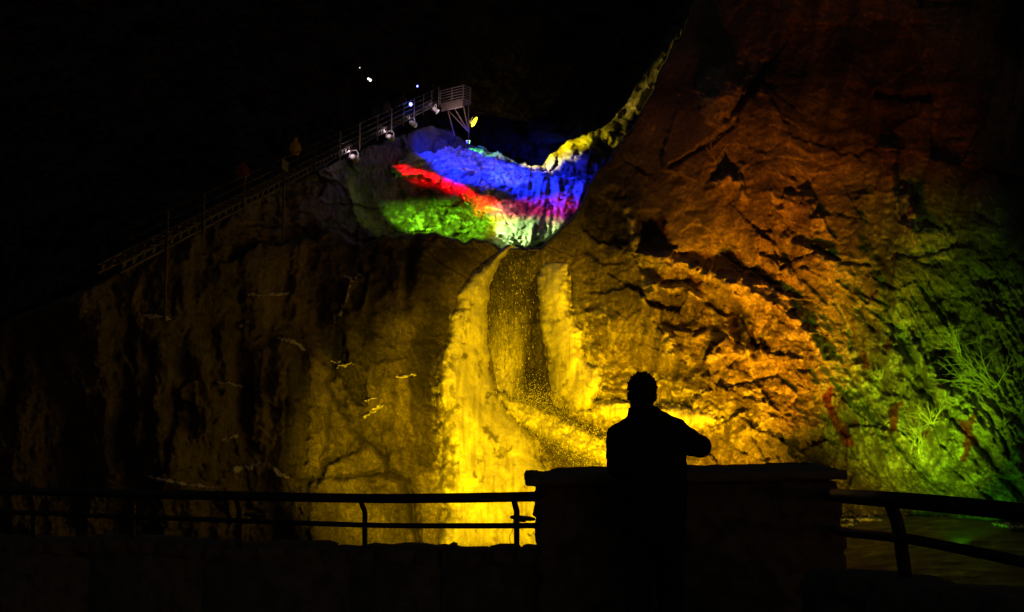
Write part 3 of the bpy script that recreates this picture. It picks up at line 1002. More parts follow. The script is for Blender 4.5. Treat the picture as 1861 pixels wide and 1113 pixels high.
pier = thing('stone_pier', W(1250, 1150, 6.3) * Vector((1, 1, 0)) if False else Vector((1.05, 6.3, 0)), 'broad rough stone pier with a flat overhanging capstone in front of the watcher', 'stone pier')
pier.location = (1.05, 6.3, 0)
PF, PB = 6.42, 7.15
bm = bmesh.new()
rough_block(bm, X(979, 6.42) - 1.05, X(1516, 6.42) - 1.05, PF - 6.3, PB - 6.3 - .06, 0, 1.10, .03, .026, 400, .018, .07)
new_obj('masonry_base', bm, M['masonry'], pier)


def cap_warp(P):
    # the left end is a rounded broken stone, the right end is cut square
    t = ss(-.85, -.70, P[:, 0])
    P[:, 2] -= (1 - t) * .022 * ((P[:, 2] > 1.16) * 1.0)
    P[:, 1] += (1 - t) * .05 * np.where(P[:, 1] > 0, -1, 1)
    P[:, 2] += .006 * pn(P[:, 0] * 5, P[:, 1] * 5, 9)
    return P


bm = bmesh.new()
rough_block(bm, X(956, 6.34) - 1.05, X(1532, 6.34) - 1.05, 6.33 - 6.3, PB - 6.3 + .05, 1.103, 1.165, .029, .008, 420, .022, 0, cap_warp)
new_obj('capstone', bm, M['capstone'], pier)


def low_wall(name, path, seed, label, zb):
    """dry row of rough stones on edge carrying the railing; path = (u, v, depth) of its top"""
    pts = [W(*p) for p in path]
    o = thing(name, Vector((pts[0].x, pts[0].y, 0)), label, 'wall')
    bm = bmesh.new()
    rnd = random.Random(seed)
    for a, b in zip(pts[:-1], pts[1:]):
        t = Vector((b.x - a.x, b.y - a.y, 0))
        L = t.length
        t.normalize()
        nrm = Vector((-t.y, t.x, 0))
        x = 0
        while x < L:
            w_ = min(rnd.uniform(.13, .32), L - x + .02)
            top = a.z + (b.z - a.z) * (x / L) + rnd.uniform(-.02, .014)
            c = a + t * (x + w_ / 2)
            st = bmesh.new()
            bmesh.ops.create_icosphere(st, subdivisions=3, radius=1)
            for vv in st.verts:
                q = vv.co
                s = Vector([math.copysign(abs(k) ** .45, k) for k in q])
                s *= 1 + .09 * float(pn(np.array([q.x * 2 + seed + x * 3]), np.array([q.y * 2 + q.z * 3]), 5)[0])
                vv.co = Vector((c.x, c.y, top - .06)) + t * s.x * w_ * .54 + nrm * s.y * .2 + Vector((0, 0, s.z * .06)) - o.location
            tm = bpy.data.meshes.new('tmp')
            st.to_mesh(tm)
            st.free()
            bm.from_mesh(tm)
            bpy.data.meshes.remove(tm)
            x += w_
        # body under the row of top stones
        mid = (a + b) / 2
        zt = min(a.z, b.z) - .07
        box(bm, Vector((mid.x, mid.y, (zt + zb) / 2)) - o.location, t, nrm, (0, 0, 1), L / 2 + .02, .19, (zt - zb) / 2)
    new_obj('stonework', bm, M['masonry'], o)
    return o


low_wall('stone_wall', [(990, 994, 6.55), (820, 992, 6.65), (660, 992, 6.95), (400, 982, 7.2), (200, 978, 7.7), (-80, 972, 8.4)], 3, 'low wall of rough stones under the railing left of the pier', -7)
low_wall('stone_wall', [(1520, 1034, 5.6), (1640, 1044, 4.6), (1760, 1062, 4.2), (1861, 1080, 3.95), (2050, 1120, 3.4)], 5, 'low dark stone wall under the railing right of the pier', -7)


def spline(pts, n=8):
    out = []
    P = [Vector(p) for p in pts]
    for i in range(len(P) - 1):
        p0, p1, p2, p3 = P[max(0, i - 1)], P[i], P[i + 1], P[min(len(P) - 1, i + 2)]
        for k in range(n):
            t = k / n
            out.append(.5 * ((2 * p1) + (p2 - p0) * t + (2 * p0 - 5 * p1 + 4 * p2 - p3) * t * t + (3 * p1 - p0 - 3 * p2 + p3) * t ** 3))
    out.append(P[-1])
    return out


def railing(label, top, low, posts, k=1.0):
    pts = [W(*p) for p in top]
    r = thing('railing', Vector((pts[0].x, pts[0].y, 0)), label, 'railing')
    bm = bmesh.new()
    tube(bm, rel(r, spline(pts)), .0325 * k, 12)
    new_obj('top_rail', bm, M['steel'], r)
    bm = bmesh.new()
    tube(bm, rel(r, spline([W(*p) for p in low])), .018 * k * k, 10)
    new_obj('lower_rail', bm, M['steel'], r)
    for ps, rad in posts:
        bm = bmesh.new()
        tube(bm, rel(r, spline([W(*p) for p in ps], 5)), rad, 10)
        new_obj('post', bm, M['steel'], r)
    return r


def left_post(u, v0, v1, d, lean=8, rad=.018):
    return ([(u - lean, v0, d), (u - lean * .4, v0 + 14, d), (u + 1, v0 + 26, d), (u + 1, v0 + 50, d), (u + 1, v1 + 12, d)], rad)


railing('dark pipe railing with two rails on the low wall left of the pier',
        [(985, 902.5, 6.45), (820, 905.5, 6.55), (660, 906, 6.85), (400, 901, 7.1), (200, 897, 7.6), (-60, 890, 8.3)],
        [(985, 955.5, 6.45), (820, 956, 6.55), (660, 954.5, 6.85), (400, 945.5, 7.1), (200, 938, 7.6), (-60, 928, 8.3)],
        [left_post(938, 904, 996, 6.48, 5, .0195), left_post(662, 906, 990, 6.85), left_post(434, 902, 984, 7.0, 6), left_post(240, 898, 980, 7.5, 6), left_post(60, 893, 975, 7.95, 6)])
railing('dark pipe railing bending towards the viewer right of the pier',
        [(1512, 899, 6.5), (1517, 900.3, 5.8), (1526, 901.5, 5.05), (1600, 907, 4.4), (1677, 913, 4.15), (1770, 922, 3.95), (1861, 932, 3.75), (2040, 956, 3.3)],
        [(1514, 962, 6.5), (1522, 965, 5.8), (1534, 967.5, 5.05), (1635, 978, 4.3), (1700, 989, 4.12), (1861, 1022, 3.75), (2040, 1066, 3.3)],
        [([(1617, 914, 4.36), (1626, 936, 4.35), (1633, 962, 4.34), (1638, 995, 4.34), (1645, 1046, 4.34)], .028)], 1.1)


def rail_lamp(u, v, d, label, cable):
    c = W(u, v, d)
    t = thing('floodlight', c, label, 'floodlight', 'flat floodlights on the lower rail')
    bm = bmesh.new()
    seg = 24
    rr = [(.0, .010), (.07, .010), (.08, .007), (.083, .0), (.08, -.007), (.07, -.010), (0, -.010)]
    rings = []
    for r_, z_ in rr:
        rings.append([bm.verts.new((math.cos(2 * math.pi * k / seg) * r_, math.sin(2 * math.pi * k / seg) * r_ * .8, z_ - .006 * math.cos(2 * math.pi * k / seg))) for k in range(seg)] if r_ else [bm.verts.new((0, 0, z_))])
    for a, b in zip(rings[:-1], rings[1:]):
        for k in range(seg):
            if len(a) == 1:
                bm.faces.new((a[0], b[(k + 1) % seg], b[k]))
            elif len(b) == 1:
                bm.faces.new((a[k], a[(k + 1) % seg], b[0]))
            else:
                bm.faces.new((a[k], a[(k + 1) % seg], b[(k + 1) % seg], b[k]))
    new_obj('housing', bm, M['steel'], t)
    bm = bmesh.new()
    box(bm, (0, .0, -.016), (1, 0, 0), (0, 1, 0), (0, 0, 1), .02, .02, .008)
    new_obj('clamp', bm, M['steel'], t)
    if cable:
        bm = bmesh.new()
        tube(bm, rel(t, spline([W(u - 16, v + 2, d), W(u - 19, v + 22, d), W(u - 24, v + 35, d), W(u - 21, v + 48, d), W(u - 17, v + 56, d + .05)], 5)), .0022, 5)
        new_obj('cable', bm, M['rubber'], t)
    return t


rail_lamp(950, 942, 6.4, 'flat dark floodlight on the lower rail beside the pier, cable hanging below', True)
rail_lamp(465, 936.5, 6.9, 'flat dark floodlight on the lower rail far left, at the dim end of the railing', False)


# ------------------------------------------------------------------ people
def bake(o, mods):
    for typ, kw in mods:
        m = o.modifiers.new(typ.lower(), typ)
        for k, v in kw.items():
            setattr(m, k, v)
    dg = bpy.context.evaluated_depsgraph_get()
    me = bpy.data.meshes.new_from_object(o.evaluated_get(dg))
    old = o.data
    o.modifiers.clear()
    o.data = me
    bpy.data.meshes.remove(old)
    for p in me.polygons:
        p.use_smooth = True


def ball(bm, c, r, sx=1, sy=1, sz=1, sub=3):
    k = bmesh.ops.create_icosphere(bm, subdivisions=sub, radius=r)
    for v in k['verts']:
        v.co = Vector((v.co.x * sx, v.co.y * sy, v.co.z * sz)) + Vector(c)


def limb(bm, pts, rad, seg=12):
    tube(bm, pts, rad, seg)
    for p, r in zip(pts, rad):
        rr = r if not isinstance(r, (list, tuple)) else min(r)
        ball(bm, p, rr * .99, sub=2)


def hand(bm, wrist, d, palm_n, side, k=1.0):
    """palm, four bent fingers of different length and a thumb; d = pointing direction, palm_n = way the palm faces"""
    d = Vector(d).normalized()
    n = Vector(palm_n)
    n = (n - d * n.dot(d)).normalized()
    x = d.cross(n) * side
    w0 = Vector(wrist)
    tube(bm, [w0 - d * .02, w0 + d * .03, w0 + d * .08, w0 + d * .095], [(.028, .02), (.038, .017), (.042, .015), (.036, .011)], 10, up=n)
    for i, (off, ln) in enumerate(((-.031, .068), (-.010, .078), (.011, .073), (.031, .058))):
        b = w0 + d * .088 + x * off
        p1 = b + d * ln * .42 + n * .010
        p2 = p1 + (d * .75 + n * .66).normalized() * ln * .32
        p3 = p2 + (d * .2 + n).normalized() * ln * .26
        limb(bm, [b - d * .01, p1, p2, p3], [.0098, .0092, .0085, .0072], 8)
    b = w0 + d * .03 - x * .032
    limb(bm, [b, b + (d * .6 - x * .7 + n * .3) * .035, b + (d * 1.2 - x * .7 + n * .8) * .042], [.0135, .0115, .009], 8)


def make_person(loc, label, rot, mats, pose, vox=.009, group=None, scale=1.0, collar=True, hood=None):
    S = pose
    bm = bmesh.new()
    hx, hz = S['head']
    # legs, hips, trunk, neck, head, arms, hands: one body
    for s in (-1, 1):
        fx = S['cx'] + s * .1
        limb(bm, [(S['cx'] + s * .09, 0, .92), (fx, .015, .5), (fx + s * .01, -.02, .09)], [.082, .055, .04])
        tube(bm, [(fx + s * .01, -.06, .04), (fx + s * .015, .06, .035), (fx + s * .02, .17, .025)], [(.036, .032), (.042, .03), (.034, .02)], 10)
    tube(bm, [(S['cx'], 0, .86), (S['cx'], 0, .98), (S['cx'], 0, 1.15), (S['cx'], 0, 1.33), (S['cx'] - .01, 0, 1.45), (S['cx'] - .02, 0, 1.52)],
         [(.15, .11), (.16, .11), (.14, .1), (.165, .11), (.16, .09), (.07, .06)], 20, up=(0, 1, 0))
    tube(bm, [(S['cx'] - .025, 0, 1.46), (hx, .01, 1.56), (hx, .015, hz - .04)], [.078, .076, .076], 14)
    ball(bm, (hx, .012, hz + .025), .095, .86, 1.04, 1.03, 4)
    ball(bm, (hx, .035, hz - .045), .068, .82, .9, .95, 3)        # jaw
    tube(bm, [(hx, .095, hz + .03), (hx, .128, hz - .012), (hx, .105, hz - .02)], [.009, .014, .011], 8)   # nose
    tube(bm, [(hx - .022, .1, hz - .047), (hx, .107, hz - .045), (hx + .022, .1, hz - .047)], [.006, .008, .006], 6)   # lips
    for s in (-1, 1):
        ball(bm, (hx + s * .031, .088, hz + .022), .0125, 1, .7, .8, 2)   # eyelids
        ball(bm, (hx + s * .085, 0, hz - .008), .03, .36, .62, 1.05, 3)      # ears
    for sh, el, wr, hd, pn_, side in S['arms']:
        limb(bm, [sh, el, wr], [.05, .042, .028])
        hand(bm, wr, hd, pn_, side)
    body = new_obj('person', bm, mats['skin'])
    bake(body, [('REMESH', dict(mode='VOXEL', voxel_size=max(.0055, vox * .7))), ('SMOOTH', dict(factor=.5, iterations=2))])
    # jacket
    bm = bmesh.new()
    T = S['jacket']
    tube(bm, [(c, y, z) for z, c, rx, ry, y in T], [(rx, ry) for z, c, rx, ry, y in T], 28, up=(0, 1, 0))
    for sh, el, wr, hd, pn_, side in S['arms']:
        r = S.get('sleeve', (.088, .075, .05))
        e2 = Vector(el)
        w2 = Vector(wr)
        m1 = Vector(sh).lerp(e2, .5)
        m2 = e2.lerp(w2, .5)
        limb(bm, [sh, m1, el, m2, wr], [r[0], (r[0] + r[1]) / 2 + .002, r[1], (r[1] + r[2]) / 2, r[2]], 14)
    for s in (-1, 1):
        limb(bm, [(hx * .4, -.005, 1.50), (S['cx'] + s * .15, -.005, 1.455)], [.07, .085], 14)
    if collar:
        tube(bm, [(hx + S.get('coll', 0), .0, 1.50), (hx + S.get('coll', 0), .0, 1.545), (hx + S.get('coll', 0), .005, 1.6)], [(.118, .1), (.1, .092), (.094, .088)], 24, up=(0, 1, 0))
    if hood:
        ball(bm, (hx, -.01, hz + .02), .125, .9, 1.0, 1.05, 3)
    j = new_obj('jacket', bm, mats['jacket'], body)
    bake(j, [('REMESH', dict(mode='VOXEL', voxel_size=vox)), ('SMOOTH', dict(factor=.5, iterations=4))])
    # fold wrinkles
    co_ = np.empty(len(j.data.vertices) * 3, np.float32)
    j.data.vertices.foreach_get('co', co_)
    P = co_.reshape(-1, 3).astype(float)
    nn = np.empty(len(P) * 3, np.float32)
    j.data.vertices.foreach_get('normal', nn)
    nn = nn.reshape(-1, 3)
    fo = .0045 * pn(P[:, 0] * 9 + P[:, 2] * 4, P[:, 2] * 16 + P[:, 1] * 5, 3) + .003 * pn(P[:, 0] * 22, P[:, 2] * 30 + P[:, 1] * 12, 4)
    P = P + nn * fo[:, None]
    j.data.vertices.foreach_set('co', P.astype(np.float32).ravel())
    # trousers
    bm = bmesh.new()
    tube(bm, [(S['cx'], 0, .8), (S['cx'], 0, .9), (S['cx'], 0, 1.05)], [(.17, .12), (.185, .13), (.175, .12)], 22, up=(0, 1, 0))
    for s in (-1, 1):
        fx = S['cx'] + s * .1
        limb(bm, [(S['cx'] + s * .092, 0, .86), (fx, .012, .5), (fx + s * .01, -.015, .09)], [.1, .08, .066], 14)
    t = new_obj('trousers', bm, mats['trousers'], body)
    bake(t, [('REMESH', dict(mode='VOXEL', voxel_size=vox)), ('SMOOTH', dict(factor=.5, iterations=3))])
    for s in (-1, 1):
        fx = S['cx'] + s * .115
        bm = bmesh.new()
        tube(bm, [(fx, -.1, .05), (fx, -.05, .062), (fx, .06, .055), (fx + s * .006, .15, .042), (fx + s * .008, .205, .03)], [(.034, .045), (.045, .06), (.05, .053), (.05, .041), (.03, .027)], 14)
        new_obj('shoe', bm, mats['shoe'], body)
    if not hood:
        bm = bmesh.new()
        r_ = bmesh.ops.create_icosphere(bm, subdivisions=4, radius=.103)
        for v in bm.verts:
            q = v.co.normalized()
            n_ = 1 + .06 * float(pn(np.array([q.x * 4 + 3]), np.array([q.z * 4 + q.y * 3]), 8)[0]) + .06 * float(pn(np.array([q.x * 11]), np.array([q.z * 11 + q.y * 9]), 9)[0])
            v.co = Vector((hx + v.co.x * .9 * n_, -.012 + v.co.y * 1.02 * n_, hz + .03 + v.co.z * 1.02 * n_))
        # cut away the face and the nape
        gone = [v for v in bm.verts if (v.co.z < hz - .085 - .06 * (v.co.y > .0)) or (v.co.y > .055 and v.co.z < hz + .072) or (v.co.y > .015 and v.co.z < hz + .02) or (abs(v.co.x - hx) > .066 and v.co.z < hz + .022 and v.co.y > -.035)]
        bmesh.ops.delete(bm, geom=gone, context='VERTS')
        rnd = random.Random(31)
        for _ in range(90):
            a, b = rnd.uniform(0, 6.283), rnd.uniform(.15, 1.45)
            q = Vector((math.cos(a) * math.sin(b), math.sin(a) * math.sin(b), math.cos(b)))
            if q.y > .55 and q.z < .6:
                continue
            p0 = Vector((hx + q.x * .088, -.012 + q.y * .1, hz + .03 + q.z * .1))
            t_ = (q + Vector((rnd.gauss(.2, .5), rnd.gauss(0, .4), rnd.gauss(-.1, .4)))).normalized()
            tube(bm, [p0, p0 + t_ * .009, p0 + t_ * .017], [.011, .008, .003], 5)
        h = new_obj('hair', bm, mats['hair'], body)
        bake(h, [('SOLIDIFY', dict(thickness=.014, offset=-1))])
    body.location = loc
    body.rotation_euler = (0, 0, rot)
    body.scale = (scale,) * 3
    tag(body, label, 'person', group)
    return body


MAIN = dict(cx=.02, head=(-.04, 1.672), coll=.006,
            arms=[((-.188, 0, 1.425), (-.204, -.03, 1.25), (-.07, .27, 1.33), (.45, .8, .35), (.6, -.2, .6), -1),
                  ((.19, 0, 1.43), (.325, .0, 1.365), (.06, .28, 1.40), (-.45, .8, .3), (-.6, -.2, .6), 1)],
            sleeve=(.082, .073, .05),
            jacket=[(.82, .022, .19, .135, 0), (.95, .02, .208, .145, 0), (1.1, .02, .212, .14, 0), (1.2, .022, .214, .14, 0), (1.32, .022, .215, .14, 0), (1.42, .012, .222, .125, -.01), (1.48, .0, .195, .1, -.012),
                    (1.525, -.012, .14, .085, -.008), (1.555, -.02, .1, .08, 0), (1.575, -.025, .085, .075, 0)])
body_d = 6.35 * math.cos(TH)
bp = W(1180, 740, 5.62)
make_person(Vector(((1176 - CX) / FPX * 6.05, 6.02, 0)), 'person in a dark collared jacket, silhouetted at the stone pier with elbows raised', 0,
            dict(skin=M['skin'], jacket=M['black'], trousers=M['trousers'], shoe=M['shoe'], hair=M['hair']), MAIN, .009, scale=.953)
bpy.data.objects['person'].scale.z = 1.0

# ------------------------------------------------------------------ stair up the left wall
A3, B3 = W(440, 380, 44), W(797, 189, 88)
SD = (B3 - A3)
SL = SD.length
SD = SD / SL
SX = Vector((SD.x, SD.y, 0)).normalized()
SN = Vector((-SX.y, SX.x, 0))             # towards the rock
if SN.x > 0:
    SN = -SN
SU = SD.cross(SN)
if SU.z < 0:
    SU = -SU
S0 = -11.0


def st(s, up=0.0, inn=0.0):
    """point at s metres along the stair, up metres above its lower edge, inn metres in from its outer side"""
    return A3 + SD * s + Vector((0, 0, up)) + SN * inn


def s_of_px(px):
    lo, hi = -25.0, SL + 5
    for _ in range(50):
        m = (lo + hi) / 2
        p = np.array(st(m)) - CAM
        u = CX + FPX * p.dot(RGT) / p.dot(FWD)
        lo, hi = (m, hi) if u < px else (lo, m)
    return lo


stair = thing('staircase', st(S0), 'long steep metal staircase with thin handrails climbing the dark left wall', 'staircase')
SR = stair.location
for inn in (0, .8):
    bm = bmesh.new()
    for up in (.04, .34):
        a, b = st(S0, up, inn), st(SL, up, inn)
        box(bm, (a + b) / 2 - SR, SD, SN, SU, (SL - S0) / 2, .03, .035)
    new_obj('stringer', bm, M['galv'], stair, False)
s = S0 + .3
while s < SL - .1:
    bm = bmesh.new()
    c = st(s, .2, .4)
    box(bm, c + Vector((0, 0, .1)) - SR, SX, SN, (0, 0, 1), .16, .37, .022)
    box(bm, c - SR - SN * .37, SX * .5 + Vector((0, 0, 1)), SN, SX, .15, .022, .085)
    box(bm, c - SR + SN * .37, SX * .5 + Vector((0, 0, 1)), SN, SX, .15, .022, .085)
    new_obj('tread', bm, M['galv'], stair, False)
    s += .74
POSTS = [s_of_px(x) for x in (300, 366, 440, 513, 570, 616, 652, 684, 710, 732, 751, 768, 783, 796)]
for i, s in enumerate(POSTS):
    bm = bmesh.new()
    a, b = st(s, -2.6 if i in (0, 3) else -.25, -.07), st(s, 1.55, -.07)
    box(bm, (a + b) / 2 - SR, SX, SN, (0, 0, 1), .035, .035, (b - a).length / 2)
    new_obj('post', bm, M['lamplit_rail' if i > 4 else 'galv'], stair, False)  # posts near the lamps take the paler copy, glow put into the colour
for up in (.75, 1.12, 1.5):
    bm = bmesh.new()
    tube(bm, [st(S0, up, -.11) - SR, st(SL, up, -.11) - SR], .022, 6)
    new_obj('handrail', bm, M['galv'], stair)
for s in POSTS[5::2]:
    bm = bmesh.new()
    a, b = st(s + .2, -.12, .5), st(s - 1.5, -.35, .5)
    box(bm, (a + b) / 2 - SR, (a - b), SN, SU, (a - b).length / 2, .04, .04)
    new_obj('brace', bm, M['galv'], stair, False)

# lookout platform at the head of the stair
PA, PBt = W(800, 188, 87.8), W(843, 178, 86.2)
px_ = (PBt - PA)
PW = px_.length
px_.normalize()
py_ = Vector((-px_.y, px_.x, 0)).normalized()
if py_.y < 0:
    py_ = -py_
pz_ = Vector((0, 0, 1))
plat = thing('lookout_platform', PA, 'railed timber platform on struts at the head of the long stair', 'platform')
bm = bmesh.new()
box(bm, px_ * PW / 2 + py_ * .5 - pz_ * .08, px_, py_, pz_, PW / 2, .5, .06)
new_obj('deck', bm, M['timber'], plat, False)
for k in range(5):
    bm = bmesh.new()
    box(bm, px_ * PW / 2 + py_ * (.06 + .22 * k) - pz_ * .24, px_, py_, pz_, PW / 2, .05, .1)
    new_obj('joist', bm, M['timber'], plat, False)
bm = bmesh.new()
box(bm, px_ * (PW / 2 + .1) - py_ * .06 - pz_ * .5, px_, py_, pz_, PW / 2 * .9, .05, .3)
new_obj('fascia', bm, M['timber'], plat, False)
bm = bmesh.new()
box(bm, px_ * (PW * .72) - py_ * .13 - pz_ * .82, px_, py_, pz_, PW * .3, .05, .035)
new_obj('edge_beam', bm, M['white'], plat, False)
for k in range(5):
    bm = bmesh.new()
    a = pz_ * (.14 + .24 * k) - py_ * .02
    tube(bm, [a, a + px_ * PW], .035, 6)
    tube(bm, [a + px_ * PW, a + px_ * PW + py_ * 1.0], .03, 6)
    new_obj('rail', bm, M['lamplit_rail'], plat)
for a in (px_ * .02, px_ * PW * .5, px_ * PW * .98, px_ * PW * .98 + py_ * .95):
    bm = bmesh.new()
    box(bm, a + pz_ * .5, px_, py_, pz_, .045, .045, .66)
    new_obj('post', bm, M['timber'], plat, False)
foot = W(852, 240, 87.2) - PA
for a in (px_ * .3 + py_ * .3, px_ * PW * .5, px_ * PW * .95, px_ * PW * .95 + py_ * .8):
    bm = bmesh.new()
    tube(bm, [a - pz_ * .3, foot], .07, 6)
    new_obj('strut', bm, M['timber'], plat)
bm = bmesh.new()
tube(bm, [foot, W(851, 259, 88.5) - PA], .045, 6)
new_obj('foot_post', bm, M['galv'], plat)
bm = bmesh.new()
tube(bm, [px_ * .8 - pz_ * .5, W(826, 247, 88.5) - PA], .06, 6)
new_obj('strut', bm, M['timber'], plat)


# ------------------------------------------------------------------ floodlights on the stair
KE = 4 * math.pi * math.pi       # watts for unit radiance of a white matt surface one metre away


def beam(pos, target, col, level, deg, blend=.5, sx=1.0, sy=1.0, roll=0.0, rad=.12, name='floodlight_beam', parent=None):
    """spot lamp; level = brightness a white surface would show at the target"""
    pos, target = Vector(pos), Vector(target)
    L = bpy.data.lights.new(name, 'SPOT')
    L.energy = level * KE * (target - pos).length_squared
    L.color = col
    L.spot_size = math.radians(deg)
    L.spot_blend = blend
    L.shadow_soft_size = rad
    o = bpy.data.objects.new(name, L)
    COL.objects.link(o)
    q = (target - pos).to_track_quat('-Z', 'Y') @ Quaternion((0, 0, 1), math.radians(roll))
    o.rotation_mode = 'QUATERNION'
    o.rotation_quaternion = q
    o.location = pos
    o.scale = (sx, sy, 1)
    return o


def glow(pos, col, power, rad=.05):
    L = bpy.data.lights.new('lamp_glow', 'POINT')
    L.energy = power
    L.color = col
    L.shadow_soft_size = rad
    o = bpy.data.objects.new('lamp_glow', L)
    COL.objects.link(o)
    o.location = pos
    return o


def fixture(u, v, d, aim, label, lens, group='floodlights mounted along the stair', k=1.0):
    c = W(u, v, d)
    t = thing('floodlight', c, label, 'floodlight', group)
    z = (Vector(aim) - c).normalized()
    x = z.cross(Vector((0, 0, 1))).normalized()
    y = x.cross(z)
    bm = bmesh.new()
    seg = 14
    tube(bm, [-z * .30 * k, -z * .22 * k, z * .12 * k, z * .26 * k], [.10 * k, .17 * k, .21 * k, .25 * k], seg)
    new_obj('housing', bm, M['white'], t, False)
    bm = bmesh.new()
    tube(bm, [x * .3 * k - z * .02, x * .3 * k - y * .0 + Vector((0, 0, .22 * k)), Vector((0, 0, .46 * k)) + x * .18 * k, Vector((0, 0, .46 * k)) - x * .18 * k, -x * .3 * k + Vector((0, 0, .22 * k)), -x * .3 * k - z * .02], .035 * k, 6)
    new_obj('yoke', bm, M['white'], t)
    bm = bmesh.new()
    tube(bm, [z * .262 * k, z * .285 * k], [.235 * k, .22 * k], seg)
    new_obj('lens', bm, lens, t, False)
    return t, c + z * .5 * k


AIMS = [W(800, 405, 75), W(860, 345, 84), W(960, 350, 85), W(940, 320, 88)]
FX = [(643, 287, 61.2), (709, 250, 70.0), (750, 225, 77.5), (791, 200, 85.6)]
LB = ['white floodlight lowest on the stair, beside a lamplit post', 'white floodlight under the stair, second from the lowest', 'white floodlight under the stair below the blue lamp', 'white floodlight where the stair meets the platform']
LP = []
for (u, v, d), a, lb in zip(FX, AIMS, LB):
    t, p = fixture(u, v, d, a, lb, M['white_lens'])
    LP.append(p)
    glow(W(u - 6, v - 12, d - .8), (1, .72, .8), 15, .08)
glow(W(816, 204, 85.0), (1, .66, .6), 32, .1)
t, PL = fixture(858, 223, 85.4, W(1010, 285, 88), 'floodlight with a bright yellow lens under the platform', M['yellow_lens'], None, .9)
bm = bmesh.new()
ball(bm, (0, 0, 0), .48, .3, .35, 1.0, 3)
gl = new_obj('glowing_shade', bm, M['yellow_lens'], t)
gl.location = W(862, 222, 85.2) - t.location
gl.rotation_euler = (0, math.radians(28), 0)
for du, lbl in ((848.5, 'tiny white lamp left of a pair on the rock below the platform'), (853, 'tiny white lamp right of a pair on the rock below the platform')):
    c = W(du, 259, 88.6)
    t = thing('lamp', c, lbl, 'lamp', 'pair of lamps below the platform')
    bm = bmesh.new()
    tube(bm, [Vector((0, 0, -.12)), Vector((0, 0, .0)), Vector((0, 0, .1))], [.05, .08, .1], 10)
    new_obj('housing', bm, M['white'], t)
    bm = bmesh.new()
    ball(bm, (0, -.03, .12), .085, 1, 1, .6, 2)
    new_obj('bulb', bm, M['white_lens'], t)


def small_lamp(u, v, d, r, mat, label, col, power):
    c = W(u, v, d)
    t = thing('lamp', c, label, 'lamp')
    bm = bmesh.new()
    ball(bm, (0, 0, 0), r, 1, 1, 1.15, 3)
    new_obj('bulb', bm, mat, t)
    bm = bmesh.new()
    tube(bm, [(0, .01, r * .8), (0, .015, r * 1.5), (0, .02, r * 2.2)], [r * .75, r * .6, r * .2], 10)
    new_obj('holder', bm, M['steel'], t)
    if power:
        glow(c - Vector((0, .25, 0)), col, power)


small_lamp(746.5, 190, 77, .13, M['blue_lens'], 'bright blue lamp glowing above the middle of the stair', (.1, .15, 1), 25)
small_lamp(758.5, 157, 82, .075, M['blue_lens'], 'smaller blue lamp high in the dark above the stair', (.1, .15, 1), 4)
small_lamp(669.5, 143.5, 86, .09, M['lamp_lens'], 'white lamp alone in the dark, upper left of a touching pair', (1, .9, .8), 0)
small_lamp(673, 146, 86, .11, M['lamp_lens'], 'white lamp alone in the dark, lower right of a touching pair', (1, .9, .8), 0)
small_lamp(654, 123.5, 90, .04, M['lamp_lens'], 'faint speck of a lamp highest above the stair', (1, .9, .8), 0)

# people on the stair
def stander(arm=0.0):
    return dict(cx=0, head=(0, 1.66), arms=[((-.19, 0, 1.40), (-.25, .0, 1.12), (-.2, .16, .95), (0, .5, -.8), (1, 0, 0), -1), ((.19, 0, 1.40), (.26, .02, 1.12), (.2, .22, 1.05), (0, .8, -.2), (-1, 0, 0), 1)],
                jacket=[(.8, 0, .19, .14, 0), (1.0, 0, .2, .14, 0), (1.2, 0, .2, .14, 0), (1.38, 0, .205, .125, 0), (1.46, 0, .14, .09, 0), (1.53, 0, .08, .075, 0)])


for u, jm, lb, hood in ((692, 'blue', 'person in a blue jacket standing on the middle of the stair', None), (713, 'grey', 'dim person in grey just above the blue jacketed one', None),
                        (741, 'grey', 'dim person in grey on the stair beside the bright blue lamp', None), (549, 'ochre', 'person in an ochre hood low on the dark stair', True),
                        (455, 'maroon', 'person in maroon lowest on the dark stair', None)):
    s = s_of_px(u)
    make_person(st(s, .32, .4), lb, math.atan2(-SX.x, SX.y) + .5, dict(skin=M['skin'], jacket=M[jm], trousers=M['trousers'], shoe=M['shoe'], hair=M['hair']), stander(), .03, 'people on the stair', 1.0, True, hood)
c = W(518, 301, 47.6)
t = thing('notice_board', c, 'faint square board fixed to the handrail low on the stair', 'sign')
bm = bmesh.new()
box(bm, (0, 0, 0), SX, SN, (0, 0, 1), .42, .02, .24)
new_obj('panel', bm, M['sign'], t, False)
bm = bmesh.new()
box(bm, (0, .03, -.3), SX, SN, (0, 0, 1), .03, .02, .5)
new_obj('bracket', bm, M['galv'], t, False)


